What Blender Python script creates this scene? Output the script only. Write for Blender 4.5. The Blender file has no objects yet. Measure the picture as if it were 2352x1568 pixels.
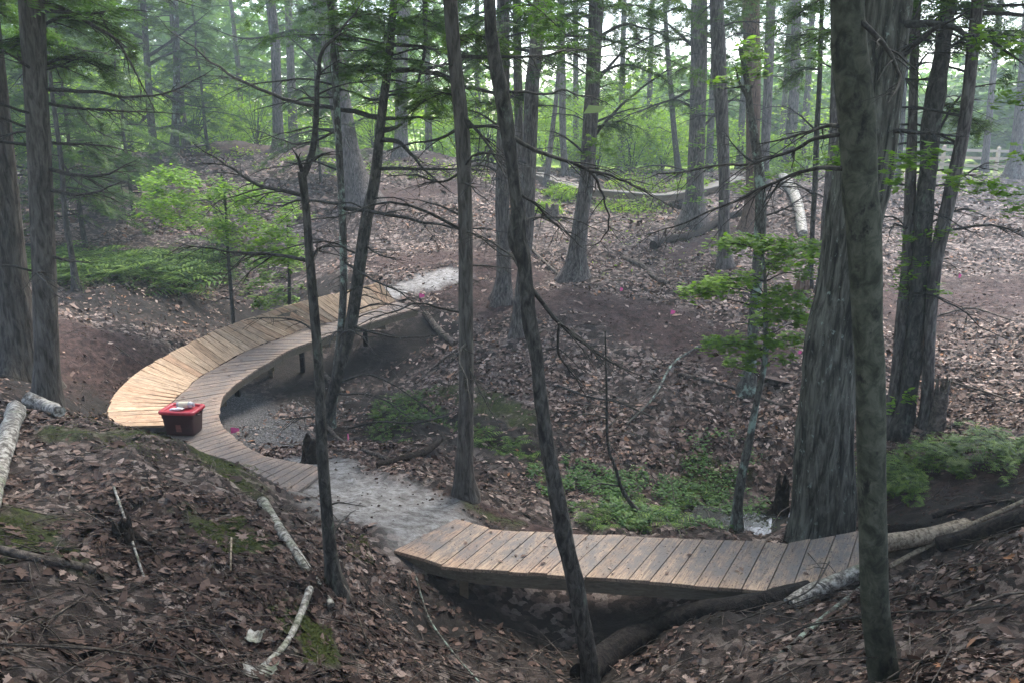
import bpy, math, random
import numpy as np
from mathutils import Vector, Matrix

random.seed(7)
RNG = np.random.default_rng(7)
SC = bpy.context.scene
COL = SC.collection

# ------------------------------------------------------------------ camera, sky, sun, exposure
F, CX, CY = 1764.0, 1176.0, 784.0          # picture frame the survey below was taken in (2352 x 1568)
PITCH = math.radians(15.3)
CAMZ = 5.5                                  # metres above the stream bed
SP, CP = math.sin(PITCH), math.cos(PITCH)
cam_data = bpy.data.cameras.new("camera")
cam_data.lens = 27.0
cam_data.sensor_width = 36.0
cam_data.clip_start = 0.05
cam_data.clip_end = 2000
cam = bpy.data.objects.new("camera", cam_data)
COL.objects.link(cam)
cam.location = (0, 0, CAMZ)
cam.rotation_euler = (math.radians(90) - PITCH, 0, 0)
SC.camera = cam

SUN_EL, SUN_ROT = math.radians(58), math.radians(25)
world = bpy.data.worlds.new("World")
SC.world = world
world.use_nodes = True
wn = world.node_tree.nodes
wl = world.node_tree.links
sky = wn.new("ShaderNodeTexSky")
sky.sky_type = 'NISHITA'
sky.sun_disc = False
sky.sun_elevation = SUN_EL
sky.sun_rotation = SUN_ROT
sky.air_density = 1.0
sky.dust_density = 2.5
sky.ozone_density = 1.0
sky.altitude = 100
# an overcast sky: the clouds take most of the blue away
hsv = wn.new("ShaderNodeHueSaturation")
hsv.inputs["Saturation"].default_value = 0.8
wl.new(sky.outputs[0], hsv.inputs["Color"])
wl.new(hsv.outputs[0], wn["Background"].inputs["Color"])
wn["Background"].inputs["Strength"].default_value = 0.15

sun_data = bpy.data.lights.new("sun", 'SUN')
sun_data.energy = 1.5
sun_data.angle = math.radians(25)
sun_data.color = (1.0, 0.96, 0.9)
sun = bpy.data.objects.new("sun", sun_data)
COL.objects.link(sun)
sd = Vector((math.sin(SUN_ROT) * math.cos(SUN_EL), math.cos(SUN_ROT) * math.cos(SUN_EL), math.sin(SUN_EL)))
sun.rotation_euler = sd.to_track_quat('Z', 'Y').to_euler()
sun.location = (10, 20, 40)

SC.view_settings.view_transform = 'Standard'
SC.view_settings.look = 'None'
SC.view_settings.gamma = 1.0
SC.view_settings.exposure = 2.22
SC.view_settings.use_curve_mapping = False
SC.render.engine = 'CYCLES'
SC.cycles.max_bounces = 6
SC.cycles.sample_clamp_indirect = 4.0
SC.cycles.sample_clamp_direct = 12.0
SC.cycles.diffuse_bounces = 3
SC.cycles.glossy_bounces = 2
SC.cycles.transmission_bounces = 5
SC.cycles.transparent_max_bounces = 6
SC.cycles.volume_bounces = 1
SC.cycles.caustics_reflective = False
SC.cycles.caustics_refractive = False
SC.cycles.use_denoising = True
try:
    SC.cycles.denoiser = 'OPENIMAGEDENOISE'
    SC.cycles.denoising_prefilter = 'NONE'
except Exception:
    pass


# ------------------------------------------------------------------ small numeric helpers
def ray(px, py):
    u = (px - CX) / F
    v = (py - CY) / F
    return np.array([u, CP - v * SP, -(SP + v * CP)])


def at(px, py, d):
    return np.array([0, 0, CAMZ]) + ray(px, py) * d


def at_z(px, py, z):                        # z relative to the camera
    r = ray(px, py)
    return np.array([0, 0, CAMZ]) + r * (z / r[2])


def at_y(px, py, Y):
    r = ray(px, py)
    return np.array([0, 0, CAMZ]) + r * (Y / r[1])


def axis_depth(p):
    return p[1] * CP - (p[2] - CAMZ) * SP


def _hash(ix, iy, iz, seed):
    h = (ix * 374761393 + iy * 668265263 + iz * 2147483647 % 1013904223 * (iz % 7919 + 1) + seed * 974634777) & 0xFFFFFFFF
    h = ((h ^ (h >> 13)) * 1274126177) & 0xFFFFFFFF
    h = ((h ^ (h >> 16)) * 2246822519) & 0xFFFFFFFF
    return ((h ^ (h >> 15)) & 0xFFFFFF) / float(0xFFFFFF)


def vnoise(x, y, z=None, seed=0):
    x = np.asarray(x, float); y = np.asarray(y, float)
    z = np.zeros_like(x) if z is None else np.asarray(z, float)
    fx, fy, fz = np.floor(x), np.floor(y), np.floor(z)
    ix, iy, iz = fx.astype(np.int64), fy.astype(np.int64), fz.astype(np.int64)
    tx, ty, tz = x - fx, y - fy, z - fz
    tx = tx * tx * (3 - 2 * tx); ty = ty * ty * (3 - 2 * ty); tz = tz * tz * (3 - 2 * tz)
    r = 0
    for a in (0, 1):
        for b in (0, 1):
            for c in (0, 1):
                w = (tx if a else 1 - tx) * (ty if b else 1 - ty) * (tz if c else 1 - tz)
                r = r + w * _hash(ix + a, iy + b, iz + c, seed)
    return r * 2 - 1


def fbm(x, y, z=None, octaves=4, seed=0):
    s, a = 0, 1.0
    for o in range(octaves):
        k = 2.03 ** o
        s = s + a * vnoise(x * k, y * k, None if z is None else z * k, seed + o * 17)
        a *= 0.5
    return s


def sstep(a, b, x):
    t = np.clip((x - a) / (b - a), 0, 1)
    return t * t * (3 - 2 * t)


def catmull(P, n):
    P = np.asarray(P, float)
    if len(P) < 3:
        t = np.linspace(0, 1, n)[:, None]
        return P[0] * (1 - t) + P[-1] * t
    Q = np.vstack([2 * P[0] - P[1], P, 2 * P[-1] - P[-2]])
    seg = np.linalg.norm(np.diff(P[:, :3], axis=0), axis=1)
    cum = np.concatenate([[0], np.cumsum(seg)])
    s = np.linspace(0, cum[-1] * 0.999999, n)
    i = np.clip(np.searchsorted(cum, s, side='right') - 1, 0, len(seg) - 1)
    t = ((s - cum[i]) / np.maximum(seg[i], 1e-9))[:, None]
    a, b, c, d = Q[i], Q[i + 1], Q[i + 2], Q[i + 3]
    return 0.5 * ((2 * b) + (-a + c) * t + (2 * a - 5 * b + 4 * c - d) * t ** 2 + (-a + 3 * b - 3 * c + d) * t ** 3)


# ------------------------------------------------------------------ mesh builder
class MB:
    def __init__(s):
        s.v, s.loops, s.sizes, s.r, s.n = [], [], [], [], 0

    def add(s, v, f, r=0.5):
        v = np.asarray(v, float).reshape(-1, 3)
        f = np.asarray(f, np.int64)
        s.v.append(v)
        s.loops.append((f + s.n).ravel())
        s.sizes.append(np.full(len(f), f.shape[1]))
        s.r.append(np.full(len(f), r) if np.isscalar(r) else np.asarray(r))
        s.n += len(v)

    def mesh(s, name, mat=None, origin=(0, 0, 0), smooth=True, attrs=None):
        me = bpy.data.meshes.new(name)
        v = np.vstack(s.v) - np.asarray(origin, float)
        l = np.concatenate(s.loops); z = np.concatenate(s.sizes)
        me.vertices.add(len(v)); me.vertices.foreach_set("co", v.astype(np.float32).ravel())
        me.loops.add(len(l)); me.loops.foreach_set("vertex_index", l.astype(np.int32))
        me.polygons.add(len(z))
        me.polygons.foreach_set("loop_start", np.concatenate([[0], np.cumsum(z)[:-1]]).astype(np.int32))
        try:
            me.polygons.foreach_set("loop_total", z.astype(np.int32))
        except Exception:
            pass
        me.update(calc_edges=True)
        me.polygons.foreach_set("use_smooth", np.full(len(z), smooth, dtype=bool))
        a = me.attributes.new("rnd", 'FLOAT', 'FACE')
        a.data.foreach_set("value", np.concatenate(s.r).astype(np.float32))
        for k, arr in (attrs or {}).items():
            a = me.attributes.new(k, 'FLOAT', 'POINT')
            a.data.foreach_set("value", np.asarray(arr, np.float32))
        if mat:
            me.materials.append(mat)
        me.validate()
        return me


def tag(o, label=None, cat=None, group=None, kind=None):
    if label: o["label"] = label
    if cat: o["category"] = cat
    if group: o["group"] = group
    if kind: o["kind"] = kind
    return o


def thing(name, label, cat, loc, group=None, rz=0.0):
    o = bpy.data.objects.new(name, None)
    o.empty_display_size = 0.2
    COL.objects.link(o)
    o.location = Vector([float(c) for c in loc]); o.rotation_euler = (0, 0, rz)
    return tag(o, label, cat, group)


def obj(name, me, parent=None, loc=(0, 0, 0)):
    o = bpy.data.objects.new(name, me)
    COL.objects.link(o)
    o.location = Vector([float(c) for c in loc])
    if parent: o.parent = parent
    return o


def part(name, mb, mat, parent, smooth=True, label=None):
    """mb holds world coordinates; the part is stored relative to its (unrotated) parent's base"""
    org = np.array(parent.location) if parent.parent is None else np.array(parent.location) + np.array(parent.parent.location)
    o = obj(name, mb.mesh(name, mat, org, smooth), parent)
    if label: o["label"] = label
    return o


def single(name, mb, mat, label, cat, loc, group=None, smooth=True):
    o = obj(name, mb.mesh(name, mat, loc, smooth), None, loc)
    return tag(o, label, cat, group)


def tube(mb, P, R, seg=8, disp=None, cap=True, r=0.5):
    """rings round a polyline; disp(theta, s, P) -> radial offset factor"""
    P = np.asarray(P, float); n = len(P)
    R = np.broadcast_to(np.asarray(R, float), (n,))
    T = np.gradient(P, axis=0)
    T /= np.maximum(np.linalg.norm(T, axis=1), 1e-9)[:, None]
    ref = np.array([0, 1.0, 0]) if abs(T[0, 1]) < 0.8 else np.array([1.0, 0, 0])
    A = np.cross(T, ref); A /= np.maximum(np.linalg.norm(A, axis=1), 1e-9)[:, None]
    B = np.cross(T, A)
    th = np.linspace(0, 2 * np.pi, seg, endpoint=False)
    c, s_ = np.cos(th), np.sin(th)
    rad = np.repeat(R[:, None], seg, 1)
    if disp is not None:
        S = np.concatenate([[0], np.cumsum(np.linalg.norm(np.diff(P, axis=0), axis=1))])
        rad = rad * (1 + disp(np.repeat(th[None], n, 0), np.repeat(S[:, None], seg, 1)))
    V = P[:, None] + rad[..., None] * (c[None, :, None] * A[:, None] + s_[None, :, None] * B[:, None])
    i = np.arange(n - 1)[:, None] * seg; j = np.arange(seg)[None]
    k = (j + 1) % seg
    f = np.stack([i + j, i + k, i + seg + k, i + seg + j], -1).reshape(-1, 4)
    mb.add(V.reshape(-1, 3), f, r)
    if cap:
        for e, ring in ((0, V[0]), (n - 1, V[-1])):
            cen = P[e]
            v = np.vstack([ring, cen[None]])
            jj = np.arange(seg)
            g = np.stack([jj, (jj + 1) % seg, np.full(seg, seg)], -1)
            mb.add(v, g if e else g[:, ::-1], r)


def rotmats(n, yaw, tilt, tdir, spin=None):
    """leaf frames: yaw about z, then tilt about a horizontal axis with direction tdir"""
    cy, sy = np.cos(yaw), np.sin(yaw)
    Z = np.zeros(n); O = np.ones(n)
    Rz = np.stack([np.stack([cy, -sy, Z], -1), np.stack([sy, cy, Z], -1), np.stack([Z, Z, O], -1)], 1)
    ax = np.stack([np.cos(tdir), np.sin(tdir), Z], -1)
    c, s = np.cos(tilt), np.sin(tilt)
    K = np.zeros((n, 3, 3))
    K[:, 0, 1] = -ax[:, 2]; K[:, 0, 2] = ax[:, 1]; K[:, 1, 0] = ax[:, 2]; K[:, 1, 2] = -ax[:, 0]; K[:, 2, 0] = -ax[:, 1]; K[:, 2, 1] = ax[:, 0]
    I = np.eye(3)[None]
    Rt = I + s[:, None, None] * K + (1 - c)[:, None, None] * (K @ K)
    return Rt @ Rz


def leaves(mb, pos, R, size, tmpl, rnd):
    tv, tf = tmpl
    pos = np.asarray(pos, float); n = len(pos)
    if n == 0: return
    size = np.broadcast_to(size, (n,))
    V = pos[:, None] + np.einsum('nij,kj->nki', R, tv) * size[:, None, None]
    k = len(tv)
    f = (tf[None] + (np.arange(n) * k)[:, None, None]).reshape(-1, tf.shape[1])
    mb.add(V.reshape(-1, 3), f, np.repeat(rnd, len(tf)))


def fan(outline, cz=0.0, curl=0.0):
    o = np.asarray(outline, float)
    z = curl * (o[:, 0] ** 2 - 0.3 * o[:, 1] ** 2)
    v = np.vstack([[[0.0, 0.0, cz]], np.column_stack([o, z])])
    n = len(o); j = np.arange(n)
    return v, np.stack([np.zeros(n, int), 1 + j, 1 + (j + 1) % n], -1)


MAPLE = fan([(0, -.5), (.14, -.2), (.46, -.24), (.28, .05), (.5, .22), (.2, .2), (0, .55), (-.2, .2), (-.5, .22), (-.28, .05), (-.46, -.24), (-.14, -.2)], 0.03, -0.25)
OAK = fan([(0, -.55), (.1, -.32), (.26, -.22), (.13, -.1), (.33, .05), (.16, .12), (.26, .32), (.08, .3), (0, .55), (-.1, .3), (-.27, .28), (-.15, .1), (-.34, 0), (-.13, -.1), (-.22, -.25), (-.09, -.32)], -0.03, 0.55)
OVAL = fan([(0, -.5), (.2, -.25), (.27, .02), (.15, .3), (0, .52), (-.17, .28), (-.27, 0), (-.18, -.28)], -0.05, 0.4)
OVAL_UP = fan([(0, -.5), (.22, -.2), (.22, .15), (0, .52), (-.22, .15), (-.22, -.2)], 0.05, -0.3)
QUAD = (np.array([(-.3, -.1, 0.04), (0, -.5, 0), (.3, .1, .05), (0, .5, -.02)]), np.array([[0, 1, 2, 3]]))


def frond_template():                       # one flat needle spray, about 1 long
    v, f = [], []
    for i in range(5):
        y = -0.4 + i * 0.2
        w = 0.33 * (1 - 0.14 * i)
        for s in (-1, 1):
            b = len(v)
            v += [(0, y - .065, 0), (s * w, y + 0.10, -0.03), (0, y + .07, 0)]
            f.append((b, b + 1, b + 2))
    b = len(v)
    v += [(-.035, .35, 0), (.035, .35, 0), (0, .62, 0)]
    f.append((b, b + 1, b + 2))
    return np.array(v, float), np.array(f)


FROND = frond_template()


# ------------------------------------------------------------------ materials
def mat(name):
    m = bpy.data.materials.new(name); m.use_nodes = True
    nt = m.node_tree
    return m, nt.nodes, nt.links, nt.nodes["Principled BSDF"]


def ramp(ns, stops, interp='LINEAR'):
    r = ns.new("ShaderNodeValToRGB"); e = r.color_ramp; e.interpolation = interp
    while len(e.elements) < len(stops): e.elements.new(0.5)
    for el, (p, c) in zip(e.elements, stops):
        el.position = p; el.color = (*c, 1) if len(c) == 3 else c
    return r


def noise_node(ns, ls, scale, detail=4, vec=None, rough=0.6, dist=0.0):
    n = ns.new("ShaderNodeTexNoise"); n.inputs["Scale"].default_value = scale
    n.inputs["Detail"].default_value = detail; n.inputs["Roughness"].default_value = rough
    n.inputs["Distortion"].default_value = dist
    if vec is not None: ls.new(vec, n.inputs["Vector"])
    return n


def mixc(ns, ls, fac, a, b, mode='MIX'):
    m = ns.new("ShaderNodeMix"); m.data_type = 'RGBA'; m.blend_type = mode
    for sock, val in ((m.inputs[0], fac), (m.inputs[6], a), (m.inputs[7], b)):
        if hasattr(val, "is_linked"): ls.new(val, sock)
        elif isinstance(val, (int, float)): sock.default_value = val
        else: sock.default_value = (*val, 1)
    return m.outputs[2]


def mapped(ns, ls, scale, kind="Object", rand=False):
    tc = ns.new("ShaderNodeTexCoord")
    mp = ns.new("ShaderNodeMapping"); mp.inputs["Scale"].default_value = scale
    ls.new(tc.outputs[kind], mp.inputs["Vector"])
    if rand:
        oi = ns.new("ShaderNodeObjectInfo")
        ml = ns.new("ShaderNodeMath"); ml.operation = 'MULTIPLY'; ml.inputs[1].default_value = 60
        ls.new(oi.outputs["Random"], ml.inputs[0])
        cb = ns.new("ShaderNodeCombineXYZ")
        for k in range(3): ls.new(ml.outputs[0], cb.inputs[k])
        ls.new(cb.outputs[0], mp.inputs["Location"])
    return mp.outputs[0]


def bump(ns, ls, b, h, strength, dist=0.02):
    n = ns.new("ShaderNodeBump"); n.inputs["Strength"].default_value = strength
    n.inputs["Distance"].default_value = dist
    ls.new(h, n.inputs["Height"]); ls.new(n.outputs[0], b.inputs["Normal"])


def bark(name, dark, mid, light, scale=(9, 9, 2.2), patch=None, patch_amt=0.45, bstr=0.9, bdist=0.02, rough=0.9, pscale=5.5):
    m, ns, ls, b = mat(name)
    v = mapped(ns, ls, scale, rand=True)
    n1 = noise_node(ns, ls, 2.6, 8, v, 0.68, 0.6)
    r = ramp(ns, [(0.38, dark), (0.49, mid), (0.62, light)]); ls.new(n1.outputs[0], r.inputs[0])
    v2 = mapped(ns, ls, (1, 1, 0.6), rand=True)
    n2 = noise_node(ns, ls, 2.2, 5, v2, 0.65)
    c = mixc(ns, ls, 0.55, r.outputs[0], ramp_out(ns, ls, n2.outputs[0], [(0.3, (0.35,) * 3), (0.7, (1,) * 3)]), 'MULTIPLY')
    if patch:
        n3 = noise_node(ns, ls, pscale, 6, v2, 0.7)
        rr = ramp(ns, [(patch_amt + .1, (0, 0, 0)), (patch_amt + 0.2, (1, 1, 1))]); ls.new(n3.outputs[0], rr.inputs[0])
        c = mixc(ns, ls, rr.outputs[0], c, patch)
    ls.new(c, b.inputs["Base Color"])
    b.inputs["Roughness"].default_value = rough
    b.inputs["Specular IOR Level"].default_value = 0.25
    bump(ns, ls, b, n1.outputs[0], bstr, bdist * 1.5)
    return m


def ramp_out(ns, ls, src, stops, interp='LINEAR'):
    r = ramp(ns, stops, interp); ls.new(src, r.inputs[0]); return r.outputs[0]


M = {}
M['hemlock_bark'] = bark("hemlock_bark", (.045, .036, .032), (.12, .10, .088), (.22, .195, .175), (9, 9, 1.8), (.20, .225, .18), 0.50)
M['dark_bark'] = bark("dark_bark", (.022, .020, .017), (.062, .055, .046), (.125, .115, .095), (8, 8, 3), (.13, .15, .11), 0.50)
M['brown_bark'] = bark("brown_bark", (.04, .033, .027), (.098, .084, .070), (.16, .142, .122), (8, 8, 1.4), (.13, .14, .11), 0.56)
M['oak_bark'] = bark("oak_bark", (.018, .016, .012), (.085, .079, .060), (.19, .18, .145), (6, 6, .9), (.26, .30, .25), 0.5, 1.0, 0.03, pscale=16)
M['beech_bark'] = bark("beech_bark", (.030, .032, .020), (.062, .063, .041), (.105, .104, .072), (5, 5, 4), (.014, .013, .011), 0.46, 0.35, 0.01, pscale=11)
M['lichen_bark'] = bark("lichen_bark", (.04, .034, .028), (.10, .09, .075), (.17, .16, .135), (10, 10, 4), (.30, .37, .30), 0.42)
M['orange_bark'] = bark("orange_bark", (.06, .035, .025), (.16, .10, .07), (.24, .17, .125), (12, 12, 2), None)
M['dead_wood'] = bark("dead_wood", (.035, .028, .023), (.10, .08, .065), (.2, .165, .135), (6, 6, 6), (.07, .09, .04), 0.55)
M['rotten_wood'] = bark("rotten_wood", (.008, .006, .005), (.025, .018, .014), (.06, .045, .035), (7, 7, 7), (.05, .065, .02), 0.52)
M['black_wood'] = bark("black_wood", (.004, .003, .003), (.013, .010, .009), (.035, .029, .024), (7, 7, 7), (.04, .045, .02), 0.55)
M['twig_bark'] = bark("twig_bark", (.022, .02, .017), (.05, .045, .038), (.085, .08, .068), (10, 10, 10), (.12, .14, .11), 0.58, 0.3)
M['pale_wood'] = bark("pale_wood", (.12, .09, .06), (.3, .235, .165), (.46, .38, .28), (9, 9, 9), None, 0, 0.5)


def birch():
    m, ns, ls, b = mat("birch_bark")
    v = mapped(ns, ls, (6, 6, 6), rand=True)
    w = noise_node(ns, ls, 3.0, 7, v, 0.7)
    base = ramp_out(ns, ls, w.outputs[0], [(0.38, (.03, .026, .022)), (0.47, (.14, .12, .10)), (0.57, (.36, .34, .30)), (0.72, (.52, .5, .45))])
    g = noise_node(ns, ls, 0.6, 4, v, 0.6)
    c = mixc(ns, ls, ramp_out(ns, ls, g.outputs[0], [(0.5, (0, 0, 0)), (0.68, (0.6, 0.6, 0.6))]), base, (.12, .15, .07))
    ls.new(c, b.inputs["Base Color"]); b.inputs["Roughness"].default_value = .75
    bump(ns, ls, b, w.outputs[0], 0.7, 0.015)
    return m


M['birch_bark'] = birch()


def foliage(name, stops, trans=0.45, rough=0.55, tint=(1.15, 1.25, 0.55)):
    m, ns, ls, b = mat(name)
    a = ns.new("ShaderNodeAttribute"); a.attribute_name = "rnd"
    c = ramp_out(ns, ls, a.outputs["Fac"], stops)
    ls.new(c, b.inputs["Base Color"]); b.inputs["Roughness"].default_value = rough
    b.inputs["Specular IOR Level"].default_value = 0.3
    t = ns.new("ShaderNodeBsdfTranslucent")
    tc = mixc(ns, ls, 1.0, c, tint, 'MULTIPLY'); ls.new(tc, t.inputs["Color"])
    mx = ns.new("ShaderNodeMixShader"); mx.inputs[0].default_value = trans
    ls.new(b.outputs[0], mx.inputs[1]); ls.new(t.outputs[0], mx.inputs[2])
    ls.new(mx.outputs[0], ns["Material Output"].inputs["Surface"])
    return m


M['needle'] = foliage("hemlock_needles", [(0, (.03, .065, .018)), (.6, (.07, .14, .032)), (1, (.14, .22, .045))], 0.5, 0.6)
M['maple_leaf'] = foliage("maple_leaf", [(0, (.08, .16, .02)), (.6, (.16, .29, .03)), (1, (.27, .42, .05))], 0.5)
M['bush_leaf'] = foliage("bush_leaf", [(0, (.11, .19, .02)), (.5, (.24, .38, .035)), (1, (.40, .54, .07))], 0.6)
M['far_leaf'] = foliage("far_leaf", [(0, (.06, .12, .035)), (.5, (.13, .23, .05)), (1, (.23, .34, .08))], 0.55)
M['fern'] = foliage("fern_leaf", [(0, (.035, .08, .015)), (.5, (.09, .17, .025)), (1, (.19, .29, .05))], 0.45)
M['cover_leaf'] = foliage("ground_cover_leaf", [(0, (.03, .07, .02)), (.5, (.06, .14, .03)), (1, (.12, .21, .05))], 0.3)
M['moss'] = foliage("moss_tuft", [(0, (.025, .035, .008)), (.5, (.05, .065, .012)), (1, (.09, .105, .02))], 0.2, 0.9)


def dead_leaf():
    m, ns, ls, b = mat("dead_leaf")
    a = ns.new("ShaderNodeAttribute"); a.attribute_name = "rnd"
    c = ramp_out(ns, ls, a.outputs["Fac"], [(0, (.028, .016, .013)), (.3, (.07, .042, .032)), (.5, (.14, .088, .068)), (.68, (.24, .168, .138)), (.86, (.40, .31, .265)), (.93, (.28, .125, .055)), (1, (.44, .335, .27))])
    v = mapped(ns, ls, (1, 1, 1))
    n = noise_node(ns, ls, 28, 4, v)
    c = mixc(ns, ls, 0.6, c, ramp_out(ns, ls, n.outputs[0], [(0.3, (.45,) * 3), (0.65, (1.1,) * 3)]), 'MULTIPLY')
    ls.new(c, b.inputs["Base Color"]); b.inputs["Roughness"].default_value = .7
    b.inputs["Specular IOR Level"].default_value = 0.2
    return m


M['dead_leaf'] = dead_leaf()


def ground_mat():
    m, ns, ls, b = mat("forest_floor")
    v = mapped(ns, ls, (1, 1, 1))

    def A(n):
        a = ns.new("ShaderNodeAttribute"); a.attribute_name = n; return a.outputs["Fac"]
    soil_n = noise_node(ns, ls, 9, 9, v, 0.72)
    soil = ramp_out(ns, ls, soil_n.outputs[0], [(0.36, (.010, .008, .007)), (0.5, (.027, .020, .017)), (0.66, (.065, .047, .039))])
    # leaf litter pressed into the soil
    vo = ns.new("ShaderNodeTexVoronoi"); vo.inputs["Scale"].default_value = 13
    wv = noise_node(ns, ls, 11, 3, v)
    vv = mixc(ns, ls, 0.09, v, wv.outputs["Color"]); ls.new(vv, vo.inputs["Vector"])
    sep = ns.new("ShaderNodeSeparateColor"); ls.new(vo.outputs["Color"], sep.inputs[0])
    lit = ramp_out(ns, ls, sep.outputs[0], [(0, (.018, .013, .011)), (.4, (.05, .035, .029)), (.65, (.15, .108, .09)), (.85, (.30, .235, .205)), (1, (.36, .3, .26))])
    soft = noise_node(ns, ls, 30, 5, v)
    lit = mixc(ns, ls, 0.7, lit, ramp_out(ns, ls, soft.outputs[0], [(0.35, (.3,) * 3), (0.65, (1.1,) * 3)]), 'MULTIPLY')
    big = noise_node(ns, ls, 0.9, 5, v)
    cover = ramp_out(ns, ls, big.outputs[0], [(0.36, (.25,) * 3), (0.58, (.95,) * 3)])
    c = mixc(ns, ls, cover, soil, lit)
    dirt = ramp_out(ns, ls, soil_n.outputs[0], [(0.36, (.014, .008, .007)), (0.5, (.048, .027, .023)), (0.66, (.10, .062, .052))])
    c = mixc(ns, ls, A("dirt"), c, dirt)
    cn = noise_node(ns, ls, 5, 10, mapped(ns, ls, (1.6, 2.4, 1)), 0.78, 0.25)
    clay = ramp_out(ns, ls, cn.outputs[0], [(0.36, (.06, .052, .045)), (0.45, (.16, .145, .132)), (0.55, (.27, .255, .24)), (0.68, (.40, .39, .385))])
    c = mixc(ns, ls, A("clay"), c, clay)
    gn = noise_node(ns, ls, 38, 6, v, 0.8)
    grav = ramp_out(ns, ls, gn.outputs[0], [(0.38, (.03, .028, .027)), (0.52, (.09, .085, .082)), (0.66, (.3, .29, .29))])
    c = mixc(ns, ls, A("gravel"), c, grav)
    shaded_soil = ramp_out(ns, ls, soil_n.outputs[0], [(0.3, (.008, .007, .006)), (0.55, (.022, .017, .014)), (0.75, (.05, .04, .033))])  # dark soil tone that also carries the shade of hollows and undersides
    c = mixc(ns, ls, A("shaded_soil"), c, shaded_soil)
    mn = noise_node(ns, ls, 22, 6, v)
    moss = ramp_out(ns, ls, mn.outputs[0], [(0.35, (.018, .022, .008)), (0.6, (.05, .062, .014)), (0.75, (.085, .095, .02))])
    c = mixc(ns, ls, A("moss"), c, moss)
    lawn = ramp_out(ns, ls, mn.outputs[0], [(0.3, (.17, .26, .04)), (0.7, (.32, .44, .08))])
    c = mixc(ns, ls, A("lawn"), c, lawn)
    ls.new(c, b.inputs["Base Color"])
    rr = mixc(ns, ls, A("clay"), (.92,) * 3, (.55,) * 3)
    ls.new(rr, b.inputs["Roughness"])
    b.inputs["Specular IOR Level"].default_value = 0.3
    hh = mixc(ns, ls, 0.5, soil_n.outputs[0], gn.outputs[0])
    bump(ns, ls, b, hh, 0.8, 0.05)
    return m


M['ground'] = ground_mat()


def planks_mat(name, stops, mud, mud_lo, mud_hi, rough=0.85, ends=0.0, bluish=None):
    m, ns, ls, b = mat(name)
    v = mapped(ns, ls, (1.6, 22, 22), rand=True)
    g = noise_node(ns, ls, 2.2, 7, v, 0.65, 1.2)
    c = ramp_out(ns, ls, g.outputs[0], stops)
    oi = ns.new("ShaderNodeObjectInfo")
    tint = ramp_out(ns, ls, oi.outputs["Random"], [(0, (.66, .6, .54)), (.25, (.92, .9, .87)), (.5, (1.05, 1.0, .94)), (.75, (.86, .8, .76)), (.9, (.98, .84, .76)), (1, (.8, .74, .66))])
    c = mixc(ns, ls, 1.0, c, tint, 'MULTIPLY')
    kv = mapped(ns, ls, (5, 9, 9), rand=True)
    kn = noise_node(ns, ls, 1.3, 3, kv, 0.5)
    c = mixc(ns, ls, ramp_out(ns, ls, kn.outputs[0], [(0.66, (0,) * 3), (0.72, (.55,) * 3)]), c, (.1, .055, .03))
    mv = mapped(ns, ls, (2.4, 5, 4), rand=True)
    mn = noise_node(ns, ls, 1.6, 10, mv, 0.8)
    f = ramp_out(ns, ls, mn.outputs[0], [(mud_lo, (0,) * 3), (mud_hi, (1,) * 3)])
    if ends:
        ge = ns.new("ShaderNodeTexCoord"); sx = ns.new("ShaderNodeSeparateXYZ"); ls.new(ge.outputs["Generated"], sx.inputs[0])
        e = ramp_out(ns, ls, sx.outputs[0], [(0.0, (1 - ends,) * 3), (0.3, (1,) * 3), (0.85, (1,) * 3), (1, (1 - ends * .6,) * 3)])
        f = mixc(ns, ls, 1.0, f, e, 'MULTIPLY')
    c = mixc(ns, ls, f, c, mud)
    # trodden crumbs of dirt
    dn = noise_node(ns, ls, 46, 3, mapped(ns, ls, (1, 1, 1), rand=True))
    c = mixc(ns, ls, ramp_out(ns, ls, dn.outputs[0], [(0.60, (0,) * 3), (0.66, (.75 if mud_lo < .4 else .2,) * 3)]), c, (.025, .02, .017))
    ls.new(c, b.inputs["Base Color"]); b.inputs["Roughness"].default_value = rough
    bump(ns, ls, b, g.outputs[0], 0.35, 0.004)
    return m


M['fresh_plank'] = planks_mat("fresh_lumber", [(0.36, (.21, .145, .095)), (0.5, (.50, .365, .25)), (0.64, (.65, .50, .365))], (.2, .165, .13), 0.48, 0.85)
M['worn_plank'] = planks_mat("trodden_lumber", [(0.38, (.18, .13, .10)), (0.5, (.41, .31, .235)), (0.62, (.54, .42, .325))], (.165, .138, .122), 0.22, 0.54, ends=.7)
M['muddy_plank'] = planks_mat("muddy_lumber", [(0.38, (.17, .11, .075)), (0.5, (.44, .31, .21)), (0.62, (.58, .44, .31))], (.15, .135, .127), 0.25, 0.57, ends=.7)
M['beam'] = planks_mat("weathered_beam", [(0.3, (.07, .06, .042)), (0.5, (.15, .125, .09)), (0.7, (.21, .185, .14))], (.07, .055, .04), 0.55, 0.8)
M['grey_plank'] = planks_mat("grey_lumber", [(0.3, (.13, .12, .105)), (0.5, (.23, .215, .19)), (0.7, (.32, .3, .27))], (.12, .10, .09), 0.5, 0.9)
M['rail_wood'] = planks_mat("fence_rail", [(0.3, (.3, .25, .2)), (0.5, (.5, .44, .37)), (0.7, (.6, .54, .46))], (.3, .26, .22), 0.6, 0.9)


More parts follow.
